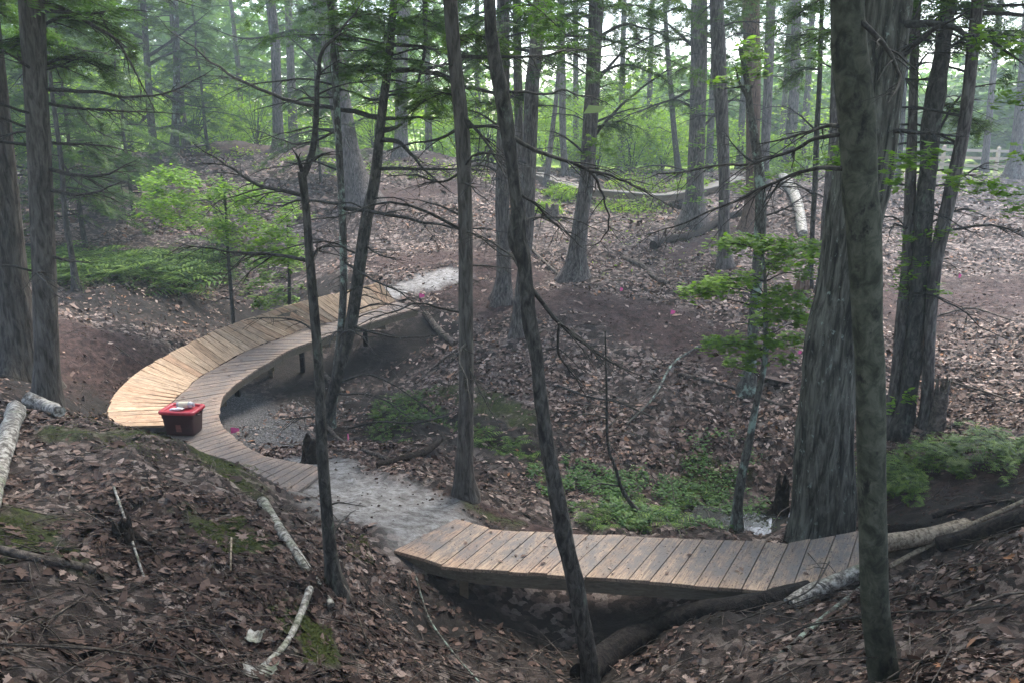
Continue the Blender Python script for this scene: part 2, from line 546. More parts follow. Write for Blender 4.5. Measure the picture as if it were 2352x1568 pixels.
def plain(name, col, rough=0.5, spec=0.5, trans=0.0, alpha=1.0, noise_amt=0.25):
    m, ns, ls, b = mat(name)
    n = noise_node(ns, ls, 18, 5, mapped(ns, ls, (1, 1, 1), rand=True))
    c = mixc(ns, ls, noise_amt, col, ramp_out(ns, ls, n.outputs[0], [(0.3, tuple(x * .45 for x in col)), (0.7, tuple(min(1, x * 1.25) for x in col))]))
    ls.new(c, b.inputs["Base Color"])
    b.inputs["Roughness"].default_value = rough; b.inputs["Specular IOR Level"].default_value = spec
    b.inputs["Transmission Weight"].default_value = trans; b.inputs["Alpha"].default_value = alpha
    return m


M['red_plastic'] = plain("red_plastic", (.40, .028, .045), .38)
M['maroon_plastic'] = plain("maroon_plastic", (.045, .012, .016), .45)
M['sticker'] = plain("faded_sticker", (.26, .10, .085), .6, noise_amt=.8)
M['clear_plastic'] = plain("clear_plastic", (.75, .76, .82), .2, .6, 0.45, 1.0, .5)
M['paper'] = plain("paper_label", (.62, .55, .42), .8)
M['pink_flag'] = plain("pink_flag", (.95, .13, .36), .5)
M['wire'] = plain("flag_wire", (.25, .22, .22), .4)
M['black_hole'] = plain("charred_wood", (.012, .011, .01), .95)
m, ns, ls, b = mat("stream_water")
b.inputs["Base Color"].default_value = (.05, .05, .045, 1); b.inputs["Roughness"].default_value = .06
b.inputs["Specular IOR Level"].default_value = 0.9
wn_ = noise_node(ns, ls, 6, 4, mapped(ns, ls, (1, 1, 1))); bump(ns, ls, b, wn_.outputs[0], 0.08, 0.01)
M['water'] = m

# ------------------------------------------------------------------ terrain
# survey: picture direction + distance d, or height z (both from the camera)
SURV_D = [(0,1567,3.6),(250,1567,4.0),(500,1567,4.6),(750,1567,5.3),(950,1567,6.0),(1150,1567,6.6),(1356,1567,7.0),(1550,1567,6.2),(1800,1567,5.2),
 (2033,1567,4.5),(2352,1567,3.8),(0,1300,5.2),(250,1300,5.8),(500,1300,6.4),(760,1330,6.9),(0,1130,7.0),(200,1100,7.6),(450,1120,8.0),(650,1180,8.0),
 (100,990,9.2),(260,985,9.8),(400,1003,9.7),(540,1062,9.3),(600,1100,9.0),(690,1165,8.8),(800,1222,8.4),(880,1270,8.1),
 (960,1345,7.7),(900,1400,7.2),(1000,1430,7.6),(1150,1400,8.1),(1150,1480,7.4),(1300,1420,8.3),(1250,1500,7.6),(1600,1420,7.6),(1700,1440,7.0),
 (1850,1420,6.95),(1950,1390,7.05),(2100,1330,6.9),(2200,1400,5.4),(2352,1300,5.6),(2352,1200,6.6),(2200,1264,7.5),(2100,1200,8.4),(2250,1130,8.6),
 (2352,1050,8.8),(2100,1100,9.6),(1980,1200,9.0),(2352,950,10.3),(2150,980,10.8),(2250,850,12.5),(2100,880,12.0),(2352,760,14.0),(2250,690,16.0),
 (2100,700,16.0),(2352,620,18.0),(2200,560,20.5),(2352,480,25),(2150,450,28),(2330,415,31),(2100,410,32),(1200,1180,9.6),(1400,1217,9.3),
 (1600,1232,9.4),(1880,1238,9.3),(1000,580,21),(850,600,20.5),(400,650,19),(250,600,20),(550,560,22.5),(700,520,24),(900,480,25),(300,500,24.5),
 (100,550,21),(100,420,27),(300,420,27),(500,430,27),(700,420,28),(900,420,29),(250,370,31),(560,328,33),(700,345,33),(1000,357,33),(1000,400,30),
 (850,380,32),(1120,392,33),(30,860,12),(200,950,11.1),(30,650,17),(0,950,9.8),(1250,410,31),(1300,480,27.5),(1440,478,29.5),(1600,500,26),
 (1700,450,28),(1700,410,30.5),(1800,402,33),(1850,500,24),(1150,560,21.5),(300,740,15.7)]
SURV_Z = [(750,1100,-4.38),(850,1130,-4.38),(950,1170,-4.39),(800,1160,-4.38),(900,1215,-4.39),(1000,1200,-4.42),(700,1075,-4.42),(1640,1205,-5.15),
 (1560,1170,-5.1),(1750,1200,-5.1),(1400,1130,-5.0),(1250,1080,-4.95),(1150,1030,-4.9),(1000,960,-4.85),(850,900,-5.0),(650,950,-5.0),(600,1000,-4.95),
 (700,1045,-4.65),(1850,1150,-5.0),(1100,1130,-4.55),(1150,850,-4.4),(1150,950,-4.7),(1350,1000,-4.75),(1400,900,-4.45),(1600,1050,-4.9),(1600,950,-4.5),
 (1600,850,-4.2),(1750,1000,-4.6),(1750,900,-4.15),(1800,1080,-4.95),(1500,780,-4.05),(1300,740,-3.85),(1200,700,-3.75),(1300,660,-3.55),(1500,690,-3.6),
 (1650,750,-3.8),(1750,700,-3.6),(1000,720,-4.0),(1000,640,-3.5),(930,672,-3.72),(850,780,-4.42),(800,830,-4.75),(950,800,-4.55),(750,640,-3.6),(600,700,-4.4),
 (520,722,-4.45),(450,745,-4.35),(150,730,-3.5),(250,800,-3.8),(150,900,-3.75),(1550,560,-3.1),(1800,600,-3.15),(1450,620,-3.35),(1300,570,-3.15)]
# spots hidden in the photograph: direction, distance for the plan position, height
SURV_O = [(260,960,12.2,-4.65),(400,950,12.5,-4.7),(330,880,14,-4.5),(450,820,15,-4.6),(560,328,42,-1.7),(900,328,44,-1.9),(1440,350,38,-1.9),
 (1250,330,42,-2.0),(200,300,44,-1.6),(350,1010,11.4,-4.62),(480,1040,10.6,-4.62),(1150,1330,8.2,-4.95),(1400,1330,8.3,-5.1),(1600,1340,8.0,-4.9),
 (1750,1340,7.8,-4.6),(1970,1290,7.9,-4.32),(930,1290,8.1,-4.5)]
SURV_W = [(0,-.5,-1.65),(0,1.2,-1.9),(2.5,.5,-1.6),(-2.5,.5,-1.4),(6,1,-1.3),(-6,1,-1.6),(0,-6,-.5),(10,-4,-.5),(-10,-4,-.6),(9,6,-2.4),(-9,6,-2.6),(13,12,-2.8),(-14,13,-2.8),(-18,22,-2.2),
 (19,20,-2.4),(24,32,-2.0),(-26,34,-1.3),(22,42,-2.0),(8,44,-2.0),(-5,50,-2.0),(-22,50,-1.6),(34,30,-2),(-34,24,-1.6),(18,6,-2.0),(-18,6,-2.0),(-3,30,-1.75)]
cp_ = []
for x, y, d in SURV_D: cp_.append(at(x, y, d))
for x, y, z in SURV_Z: cp_.append(at_z(x, y, z))
for x, y, d, z in SURV_O:
    q = at(x, y, d); q[2] = CAMZ + z; cp_.append(q)
for x, y, z in SURV_W: cp_.append(np.array([x, y, CAMZ + z]))
CPT = np.array(cp_)


def _phi(r2): return 0.5 * r2 * np.log(np.maximum(r2, 1e-8))


_S = 12.0
_XY = CPT[:, :2] / _S
_n = len(_XY)
_K = _phi(((_XY[:, None] - _XY[None]) ** 2).sum(-1)) + np.eye(_n) * 0.0006
_P = np.column_stack([np.ones(_n), _XY])
_A = np.block([[_K, _P], [_P.T, np.zeros((3, 3))]])
_sol = np.linalg.solve(_A, np.concatenate([CPT[:, 2], np.zeros(3)]))
_W, _a = _sol[:_n], _sol[_n:]


def H0(x, y):
    x = np.asarray(x, float).ravel(); y = np.asarray(y, float).ravel()
    out = np.empty_like(x)
    for s in range(0, len(x), 20000):
        q = np.column_stack([x[s:s + 20000], y[s:s + 20000]]) / _S
        out[s:s + 20000] = _phi(((q[:, None] - _XY[None]) ** 2).sum(-1)) @ _W + _a[0] + q @ _a[1:]
    out = np.clip(out, CAMZ - 5.4, CAMZ + 0.5)
    r = np.hypot(x, y - 12)
    k = sstep(34, 52, r)
    return out * (1 - k) + (CAMZ - 2.0) * k


# regular cache of the smooth part
GX0, GX1, GY0, GY1, GS = -60.0, 60.0, -30.0, 75.0, 0.2
_gx = np.arange(GX0, GX1 + GS, GS); _gy = np.arange(GY0, GY1 + GS, GS)
_c = 0.4
_cx = np.arange(GX0, GX1 + _c, _c); _cy = np.arange(GY0, GY1 + _c, _c)
_XX, _YY = np.meshgrid(_cx, _cy)
_H = H0(_XX, _YY).reshape(_XX.shape)


def Hs(x, y):
    x = np.asarray(x, float); y = np.asarray(y, float)
    fx = np.clip((x - GX0) / _c, 0, len(_cx) - 1.001); fy = np.clip((y - GY0) / _c, 0, len(_cy) - 1.001)
    i = fx.astype(int); j = fy.astype(int); tx = fx - i; ty = fy - j
    return (_H[j, i] * (1 - tx) + _H[j, i + 1] * tx) * (1 - ty) + (_H[j + 1, i] * (1 - tx) + _H[j + 1, i + 1] * tx) * ty


def gpx_s(px, py, d0=2.5, d1=90):
    """picture direction -> smooth ground point"""
    d = np.concatenate([np.arange(d0, 20, 0.05), np.arange(20, d1, 0.2)])
    P = np.array([0, 0, CAMZ])[None] + ray(px, py)[None] * d[:, None]
    h = P[:, 2] - Hs(P[:, 0], P[:, 1])
    k = np.argmax(h < 0)
    if h[k] >= 0: k = len(d) - 1
    if k > 0:
        t = h[k - 1] / (h[k - 1] - h[k] + 1e-9)
        return P[k - 1] * (1 - t) + P[k] * t
    return P[0]


def polydist(x, y, pts):
    """distance from many points to a plan polyline"""
    best = np.full(np.shape(x), 1e9)
    for a, b in zip(pts[:-1], pts[1:]):
        dx, dy = b[0] - a[0], b[1] - a[1]
        t = np.clip(((x - a[0]) * dx + (y - a[1]) * dy) / (dx * dx + dy * dy + 1e-9), 0, 1)
        best = np.minimum(best, np.hypot(x - a[0] - t * dx, y - a[1] - t * dy))
    return best


def line_px(*pp): return [gpx_s(*p) for p in pp]


CLAY = [(line_px((690, 1072), (780, 1110), (870, 1150), (960, 1195), (1010, 1225)), .6), (line_px((905, 672), (960, 655), (1030, 632)), .42)]
GRAVEL = [(line_px((560, 930), (600, 985), (660, 1015)), .62)]
DIRT = [(line_px((1040, 660), (1150, 690), (1260, 680), (1400, 715), (1560, 765), (1720, 815)), .8), (line_px((2080, 705), (2200, 690), (2352, 668)), 1.15),
        (line_px((150, 760), (230, 840), (170, 920)), 1.3), (line_px((880, 455), (1040, 430)), 1.3), (line_px((480, 345), (640, 338), (760, 350)), 1.2),
        (line_px((960, 360), (1080, 372)), 1.0), (line_px((2040, 1170), (2180, 1140), (2300, 1090)), .55), (line_px((900, 600), (1060, 590), (1200, 630)), .7),
        (line_px((1060, 1150), (1300, 1215)), .22), (line_px((1560, 590), (1680, 520)), .4)]
SHADED_SOIL = [(line_px((640, 840), (760, 850), (900, 820), (980, 760)), .8), (line_px((260, 700), (430, 735), (600, 715), (720, 680)), 1.0), (line_px((960, 1400), (1120, 1440), (1300, 1500), (1330, 1550)), .5),  # dark soil, with the shade of hollows and under-deck ground painted in
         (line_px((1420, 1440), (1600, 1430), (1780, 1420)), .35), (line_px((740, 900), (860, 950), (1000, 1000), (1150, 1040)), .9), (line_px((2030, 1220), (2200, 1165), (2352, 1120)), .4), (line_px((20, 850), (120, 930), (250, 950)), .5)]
MOSS = [(line_px((150, 1000), (300, 995), (430, 1020), (560, 1085)), .22), (line_px((490, 1200), (560, 1240)), .22), (line_px((700, 1440), (740, 1520)), .16),
        (line_px((1040, 900), (1200, 960)), .3), (line_px((1580, 1075), (1660, 1100)), .25), (line_px((30, 1180), (60, 1260)), .3), (line_px((1080, 1165), (1180, 1190)), .1)]


def mask(L, x, y, soft=0.5, nscale=2.2, amp=0.35, seed=5):
    n = fbm(x * nscale, y * nscale, octaves=3, seed=seed)
    m = np.zeros(np.shape(x))
    for pts, w in L:
        d = polydist(x, y, pts) + n * amp * w
        m = np.maximum(m, 1 - sstep(w * (1 - soft), w * (1 + soft), d))
    return m


def H(x, y):
    """ground height with its humps, hollows and roughness"""
    x = np.asarray(x, float); y = np.asarray(y, float)
    base = Hs(x, y)
    flat = np.maximum(mask(CLAY, x, y, .6), 0.6 * mask(DIRT, x, y, .6))
    far = sstep(36, 50, np.hypot(x, y))
    rough = (1 - 0.85 * flat) * (1 - .8 * far)
    n = 0.12 * fbm(x * .75, y * .75, octaves=3, seed=1) + 0.06 * fbm(x * 3.1, y * 3.1, octaves=3, seed=2)
    n = n + 0.014 * fbm(x * 14, y * 14, octaves=2, seed=3)
    und = sstep(.0, .3, near_walk(x, y))       # keep the ground smooth and low under the boards
    return base + n * rough * (0.25 + .75 * und) + 0.012 * fbm(x * 9, y * 9, octaves=2, seed=9) * flat


WALK_C = []                                    # filled below, plan centre lines of the board walks


def near_walk(x, y):
    if not WALK_C: return np.ones(np.shape(x)) * 9
    d = np.full(np.shape(x), 9.0)
    for w in WALK_C: d = np.minimum(d, polydist(x, y, w))
    return np.maximum(d - 0.5, 0)


def gpx(px, py, lift=0.0):
    p = gpx_s(px, py)
    h = float(H(p[0:1], p[1:2])[0])
    for _ in range(6):                         # settle on the rough ground along the same direction
        r = ray(px, py)
        d = axis_depth(p)
        e = (h + 0) - p[2]
        if abs(e) < .004: break
        den = r[2]
        if abs(den) < 0.09: break
        step = np.clip(e / den, -.5, .5)
        p = at(px, py, d + step * .7)
        h = float(H(p[0:1], p[1:2])[0])
    return np.array([p[0], p[1], h + lift])


# ------------------------------------------------------------------ board walk geometry (before the ground: it lies on it)
def D2(cx, cy):                                # reading of the enlarged curve
    return ((220 + .3571 * cx) * .98, (620 + .3571 * cy) * .98)


CREASE = [D2(*p) for p in [(1985,245),(1830,300),(1600,370),(1420,410),(1250,475),(1025,555),(850,650),(690,740),(610,815),(530,885),(480,950),(465,1060)]]
BERM = [D2(*p) for p in [(1875,120),(1700,165),(1400,240),(1190,300),(1010,360),(820,430),(650,505),(450,610),(290,710),(150,840),(92,965),(125,1065)]]
INNER2 = [D2(*p) for p in [(2140,285),(1990,325),(1800,385),(1660,435),(1500,480),(1290,555),(1180,620),(1050,695),(960,760),(880,830),(840,885)]] 
ZW = [-3.70,-3.78,-3.88,-3.96,-4.03,-4.12,-4.2,-4.27,-4.32,-4.36,-4.39,-4.40]
cr_w = np.array([at_z(x, y, z) for (x, y), z in zip(CREASE, ZW)])
in_w = np.array([at_z(x, y, z) for (x, y), z in zip(INNER2 + [(503, 950)], ZW)])
bt_w = np.array([at_z(x, y, z + r) for (x, y), z, r in zip(BERM, ZW, [.42,.44,.46,.46,.46,.46,.46,.46,.45,.44,.42,.40])])
# flat boards past the crate, down to the mud
in_t = np.array([at_z(x, y, z) for (x, y), z in zip([(503,950),(508,972),(526,992),(556,1016),(605,1044),(655,1056),(712,1066),(752,1078)], [-4.4,-4.4,-4.4,-4.4,-4.4,-4.4,-4.4,-4.4])])
ou_t = np.array([at_z(x, y, z) for (x, y), z in zip([(380,975),(388,1000),(405,1028),(425,1058),(462,1088),(520,1112),(590,1135),(655,1150)], [-4.4]*8)])


def resample(P, s):
    """points at fractions s of a polyline parametrised by knot number"""
    P = np.asarray(P); n = len(P)
    t = np.asarray(s) * (n - 1)
    Q = np.vstack([2 * P[0] - P[1], P, 2 * P[-1] - P[-2]])
    i = np.clip(t.astype(int), 0, n - 2); u = (t - i)[:, None]
    a, b, c, d = Q[i], Q[i + 1], Q[i + 2], Q[i + 3]
    return 0.5 * ((2 * b) + (-a + c) * u + (2 * a - 5 * b + 4 * c - d) * u ** 2 + (-a + 3 * b - 3 * c + d) * u ** 3)


def arc_params(P, pitch, Q=None):
    s = np.linspace(0, 1, 400); X = resample(P, s)
    if Q is not None: X = (X + resample(Q, s)) / 2
    L = np.concatenate([[0], np.cumsum(np.linalg.norm(np.diff(X, axis=0), axis=1))])
    n = max(2, int(round(L[-1] / pitch)))
    return np.interp(np.linspace(0, L[-1], n + 1), L, s)


BR_N = [(903,1264),(975,1284),(1014,1297),(1051,1301),(1090,1305),(1129,1308),(1169,1311),(1213,1314),(1256,1317),(1295,1320),(1344,1324),(1391,1327),(1442,1331),(1491,1334),(1540,1338),(1594,1344),(1649,1348),(1703,1352),(1760,1357),(1820,1348),(1877,1334),(1945,1306),(2022,1290)]
BR_F = [(1046,1191),(1085,1201),(1124,1212),(1157,1215),(1194,1218),(1230,1220),(1270,1222),(1312,1224),(1353,1226),(1394,1227),(1438,1229),(1482,1231),(1527,1233),(1571,1235),(1614,1237),(1663,1239),(1712,1241),(1760,1242),(1811,1246),(1862,1237),(1919,1228),(1972,1219),(2024,1212)]
zb = [-4.37] * 19 + [-4.35, -4.31, -4.27, -4.22]
bn = np.array([at_z(x, y, z) for (x, y), z in zip(BR_N, zb)])
bf = np.array([at_z(x, y, z) for (x, y), z in zip(BR_F, zb)])
FARW = np.array([at(x, y, d) for x, y, d in [(1232,397,31.2),(1310,423,30),(1360,434,29.3),(1460,442,29),(1512,447,28.9),(1560,441,29),(1612,432,29.2),(1655,420,29.6),(1706,405,30.4)]])
WALK_C = [((cr_w + in_w) / 2)[:, :2].tolist(), ((cr_w + bt_w) / 2)[:, :2].tolist(), ((in_t + ou_t) / 2)[:, :2].tolist(), ((bn + bf) / 2)[:, :2].tolist()]

# ---- ground sheet
az = np.concatenate([np.linspace(-180, -62, 60, endpoint=False), np.linspace(-62, -40, 50, endpoint=False), np.linspace(-40, 40, 470, endpoint=False), np.linspace(40, 62, 50, endpoint=False), np.linspace(62, 180, 60)])
rr_ = np.concatenate([np.geomspace(.4, 3, 20, endpoint=False), np.geomspace(3, 40, 380, endpoint=False), np.geomspace(40, 900, 60)])
AZ, RR = np.meshgrid(np.radians(az), rr_)
gx, gy = (RR * np.sin(AZ)).ravel(), (RR * np.cos(AZ)).ravel()
gz = H(gx, gy)
# sink what would poke through the boards
for A_, B_, off in ((cr_w, in_w, .10), (in_t, ou_t, .05), (bn, bf, .16)):
    C_ = (A_ + B_) / 2
    for q_, (a, b, wa, wb) in enumerate(zip(C_[:-1], C_[1:], A_[:-1], B_[:-1])):
        if off == .16 and q_ == 0: continue
        half = np.linalg.norm(wa[:2] - wb[:2]) / 2 + .08
        dx, dy = b[0] - a[0], b[1] - a[1]
        t = np.clip(((gx - a[0]) * dx + (gy - a[1]) * dy) / (dx * dx + dy * dy + 1e-9), 0, 1)
        dd = np.hypot(gx - a[0] - t * dx, gy - a[1] - t * dy)
        lim = a[2] + t * (b[2] - a[2]) - (off if not (off == .16 and q_ < 4) else .03 + .03 * q_)
        near = dd < half
        gz[near] = np.minimum(gz[near], lim[near])
# the stream's little pool
WC = [at_z(*p, -5.13) for p in ((1585, 1192), (1640, 1204), (1700, 1213), (1760, 1216), (1830, 1202))]
wd_ = polydist(gx, gy, [w_[:2] for w_ in WC]) + .08 * fbm(gx * 4, gy * 4, octaves=2, seed=66)
WZ = float(np.median(gz[wd_ < .3])) - .015
pool = sstep(.42, .18, wd_)
pool = 1 - sstep(.14, .34, wd_)
gz = np.where(pool > 0, gz * (1 - pool) + np.minimum(gz, WZ - .05) * pool, gz)
nr, na = len(rr_), len(az)
ii = np.arange(nr - 1)[:, None] * na; jj = np.arange(na - 1)[None]
gf = np.stack([ii + jj, ii + na + jj, ii + na + jj + 1, ii + jj + 1], -1).reshape(-1, 4)
gm = MB(); gm.add(np.column_stack([gx, gy, gz]), gf[:, ::-1])
lawn = sstep(36, 41, gy) * sstep(4, 14, gx)
lawn = np.maximum(lawn, sstep(37, 44, gy))
GA = dict(dirt=mask(DIRT, gx, gy), shaded_soil=mask(SHADED_SOIL, gx, gy, .7), clay=mask(CLAY, gx, gy, .45), gravel=mask(GRAVEL, gx, gy), moss=mask(MOSS, gx, gy, .7, 3.5, 1.0), lawn=lawn)
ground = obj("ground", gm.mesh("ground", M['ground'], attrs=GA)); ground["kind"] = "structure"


def gnormal(x, y, e=.12):
    h = H(x, y)
    return h, -(H(x + e, y) - h) / e, -(H(x, y + e) - h) / e


# stream: a sliver of standing water in the gully
wc = WC
wm = MB(); C_ = catmull(wc, 24); T_ = np.gradient(C_, axis=0); T_ /= np.linalg.norm(T_, axis=1)[:, None]
Nn = np.column_stack([-T_[:, 1], T_[:, 0], np.zeros(24)])
ww = np.full(24, .36)
zt = WZ
V = np.concatenate([C_ + Nn * ww[:, None], C_ - Nn * ww[:, None]]); V[:, 2] = zt
k = np.arange(23); wm.add(V, np.stack([k, k + 24, k + 25, k + 1], -1))
water = obj("stream_water", wm.mesh("stream_water", M['water'])); water["kind"] = "structure"

# ------------------------------------------------------------------ board walks
def plank(parent, a0, a1, b0, b1, th, mt, name="plank", gap=.006, label=None, jit=.006):
    """a board between two station lines (a0-b0) and (a1-b1); a = one end, b = the other"""
    c = (a0 + a1 + b0 + b1) / 4
    X = (b0 + b1) / 2 - (a0 + a1) / 2; Lx = np.linalg.norm(X); X = X / Lx
    Y0 = (a1 + b1) / 2 - (a0 + b0) / 2
    Z = np.cross(X, Y0); Z /= np.linalg.norm(Z)
    if Z[2] < 0: Z = -Z
    Y = np.cross(Z, X)
    loc = []
    e0, e1 = RNG.uniform(-jit, jit, 2)
    for p, s, e in ((a0, 1, -e0), (a1, -1, -e0), (b1, -1, e1), (b0, 1, e1)):
        q = p - c
        loc.append([q @ X + e * 2, q @ Y, 0])
    loc = np.array(loc)
    sg = np.sign(loc[:, 1]); loc[:, 1] -= sg * gap
    z = RNG.uniform(-.002, .003)
    top = loc + [0, 0, z]; bot = loc + [0, 0, z - th]
    bev = .004
    m_ = top[:, :2].mean(0)
    inn = top.copy(); inn[:, :2] += (m_ - top[:, :2]) / np.maximum(np.linalg.norm(top[:, :2] - m_, axis=1), .01)[:, None] * bev
    top = top - [0, 0, bev]
    v = np.vstack([inn, top, bot])
    f = [[0, 1, 2, 3], [11, 10, 9, 8]]
    for k in range(4):
        n = (k + 1) % 4
        f.append([k, 4 + k, 4 + n, n]); f.append([4 + k, 8 + k, 8 + n, 4 + n])
    mb = MB(); mb.add(v, f)
    o = obj(name, mb.mesh(name, mt, smooth=False), parent)
    R = Matrix(np.column_stack([X, Y, Z]).tolist()).to_4x4()
    R.translation = Vector((c - np.array(parent.location)).tolist())
    o.matrix_local = R
    if label: o["label"] = label
    return o


def beam(parent, P, w, h, mt, name="stringer", dz=0.0, label=None):
    P = np.asarray(P, float) + [0, 0, dz]
    T = np.gradient(P, axis=0); T[:, 2] = 0; T /= np.linalg.norm(T, axis=1)[:, None]
    N = np.column_stack([-T[:, 1], T[:, 0], np.zeros(len(P))]) * w / 2
    U = np.array([0, 0, h])
    v = np.stack([P + N, P - N, P - N - U, P + N - U], 1).reshape(-1, 3)
    f = []
    n = len(P)
    for i in range(n - 1):
        for k in range(4):
            a, b = i * 4 + k, i * 4 + (k + 1) % 4
            f.append([a, b, b + 4, a + 4])
    f += [[3, 2, 1, 0], [(n - 1) * 4 + k for k in range(4)]]
    mb = MB(); mb.add(v, f)
    # own frame along the first run, so that the grain follows the wood
    o = part(name, mb, mt, parent, smooth=False)
    if label: o["label"] = label
    return o


def post(parent, x, y, ztop, mt, w=.09, name="post"):
    zb_ = float(H(np.array([x]), np.array([y]))[0]) - .25
    if zb_ > ztop - .05: zb_ = ztop - .2
    return beam(parent, [[x - w / 2, y, ztop], [x + w / 2, y, ztop]], w, ztop - zb_, mt, name)


# the curved walk with its banked side
base = (in_w[6] + cr_w[6]) / 2; base = np.array([base[0], base[1], CAMZ - 4.9])
walk = thing("curved_boardwalk", "fresh timber boardwalk curving left, with a banked outer side of pale boards, under the tote", "boardwalk", base)
s = arc_params(cr_w, .185)
C0, I0, B0 = resample(cr_w, s), resample(in_w, s), resample(bt_w, s)
for i in range(len(s) - 1):
    plank(walk, I0[i], I0[i + 1], C0[i], C0[i + 1], .038, M['worn_plank'])
s = arc_params(cr_w, .165, bt_w)
C1, B1 = resample(cr_w, s), resample(bt_w, s)
up = np.array([0, 0, .012])
for i in range(len(s) - 1):
    plank(walk, C1[i] + up, C1[i + 1] + up, B1[i] + up, B1[i + 1] + up, .036, M['fresh_plank'], "banked_plank", .0045)
s = arc_params(in_t, .16, ou_t)
I2, O2 = resample(in_t, s), resample(ou_t, s)
for i in range(len(s) - 1):
    plank(walk, I2[i], I2[i + 1], O2[i], O2[i + 1], .038, M['worn_plank'])
sA = np.linspace(0, 1, 26)
CI, CC, CB = resample(in_w, sA), resample(cr_w, sA), resample(bt_w, sA)
for f_, dz in ((.10, -.042), (.9, -.042)):
    beam(walk, CI * (1 - f_) + CC * f_, .04, .14, M['beam'], dz=dz)
beam(walk, CC * .12 + CB * .88, .04, .12, M['beam'], "berm_stringer", dz=-.05)
sB = np.linspace(0, 1, 14)
TI, TO = resample(in_t, sB), resample(ou_t, sB)
for f_ in (.1, .88): beam(walk, TI * (1 - f_) + TO * f_, .04, .14, M['beam'], dz=-.042)
for k in (3, 8, 13, 20):
    for f_ in (.92,):
        p = CI[k] * (1 - f_) + CC[k] * f_; post(walk, p[0], p[1], p[2] - .045, M['black_wood'])
    p = CB[k] * .85 + CC[k] * .15; post(walk, p[0], p[1], p[2] - .12, M['beam'])
    # braces run out under the banked side
    q0, q1 = CI[k] * .9 + CC[k] * .1, CB[k] + (CB[k] - CC[k]) * .10
    q1 = np.array([q1[0], q1[1], q0[2] - .02])
    beam(walk, [q0 - [0, 0, .19], q1 - [0, 0, .17]], .04, .09, M['beam'], "cross_joist")
q1 = CB[22] + (CB[22] - CC[22]) * .08 - [0, 0, .12]; q0 = CC[22] - [0, 0, .12]
beam(walk, [q0, q1], .09, .04, M['fresh_plank'], "cross_joist")

# the near bridge
bc = (bn + bf).mean(0) / 2
bridge = thing("wooden_bridge", "muddy plank footbridge across the gully in the foreground, ending at a birch log", "bridge", (bc[0], bc[1], CAMZ - 4.95))
for i in range(len(bn) - 1):
    plank(bridge, bn[i], bn[i + 1], bf[i], bf[i + 1], .038, M['muddy_plank'], gap=.0045, jit=.008)
for f_ in (.055, .5, .93):
    L_ = bn * (1 - f_) + bf * f_
    ctl = np.array([L_[0] - (L_[2] - L_[0]) * .1, L_[4], L_[9], L_[14], L_[19]])
    beam(bridge, catmull(ctl, 16), .045, .15, M['beam'], dz=-.042)
for i_ in (3, 17):
    for f_ in (.12, .88):
        p = bn[i_] * (1 - f_) + bf[i_] * f_; post(bridge, p[0], p[1], p[2] - .19, M['beam'])

# the far walk
fc = FARW.mean(0)
farw = thing("far_boardwalk", "distant grey boardwalk spanning the hollow in front of the green bushes", "boardwalk", (fc[0], fc[1], fc[2] - .8))
s = arc_params(FARW, .2)
Cf = resample(FARW, s)
Tf = np.gradient(Cf, axis=0); Tf[:, 2] = 0; Tf /= np.linalg.norm(Tf, axis=1)[:, None]
Nf = np.column_stack([-Tf[:, 1], Tf[:, 0], np.zeros(len(Cf))]) * .36
for i in range(len(s) - 1):
    plank(farw, Cf[i] - Nf[i], Cf[i + 1] - Nf[i + 1], Cf[i] + Nf[i], Cf[i + 1] + Nf[i + 1], .04, M['grey_plank'])
for sg in (-.88, .88): beam(farw, Cf[::3] + Nf[::3] * sg, .05, .2, M['beam'], dz=-.045)
for k in (3, 12, 20, 28, 36):
    if k < len(Cf):
        for sg in (-.8, .8): post(farw, *(Cf[k] + Nf[k] * sg)[:2], Cf[k][2] - .05, M['beam'])

# ------------------------------------------------------------------ woody growth
def wander(P, n, amp, rng=RNG):
    """resample a branch line and give it small kinks"""
    C = catmull(P, n)
    L = np.linalg.norm(C[-1] - C[0])
    k = rng.normal(0, 1, (n, 3)); k[0] = 0
    k = (k + np.roll(k, 1, 0)) * amp * L; k[0] = 0
    return C + k * np.linspace(.3, 1, n)[:, None]


def twigs(mb, C, R, n, length, rng, sub=True, seg=4, droop=.25, lo=.25):
    """side twigs along a branch"""
    T = np.gradient(C, axis=0); T /= np.maximum(np.linalg.norm(T, axis=1), 1e-9)[:, None]
    out = []
    for k in range(n):
        t = rng.uniform(lo, .98); i = int(t * (len(C) - 1))
        side = rng.choice([-1, 1])
        hz = np.cross(T[i], [0, 0, 1]); hz /= max(np.linalg.norm(hz), 1e-6)
        d = T[i] * rng.uniform(.3, .9) + hz * side * rng.uniform(.5, 1) + np.array([0, 0, rng.uniform(-.45, .3)])
        d /= np.linalg.norm(d)
        L = length * rng.uniform(.35, 1) * (1.15 - t * .7)
        m = 5
        tt = np.linspace(0, 1, m)[:, None]
        P = C[i] + d * L * tt + np.array([0, 0, -droop * L]) * tt ** 2 + rng.normal(0, .03 * L, (m, 3)) * tt
        r0 = min(R[i] * .55, .006 + L * .004)
        tube(mb, P, np.linspace(r0, .0012, m), seg if seg > 3 else 3, cap=False)
        out.append(P)
        if sub and L > .25:
            for _ in range(rng.integers(1, 4)):
                j = rng.integers(1, m - 1)
                d2 = d + rng.normal(0, .6, 3); d2 /= np.linalg.norm(d2)
                l2 = L * rng.uniform(.2, .5)
                P2 = P[j] + d2 * l2 * np.linspace(0, 1, 3)[:, None] + np.array([0, 0, -.15 * l2]) * np.linspace(0, 1, 3)[:, None] ** 2
                tube(mb, P2, [r0 * .5, r0 * .35, .001], 3, cap=False)
                out.append(P2)
    return out


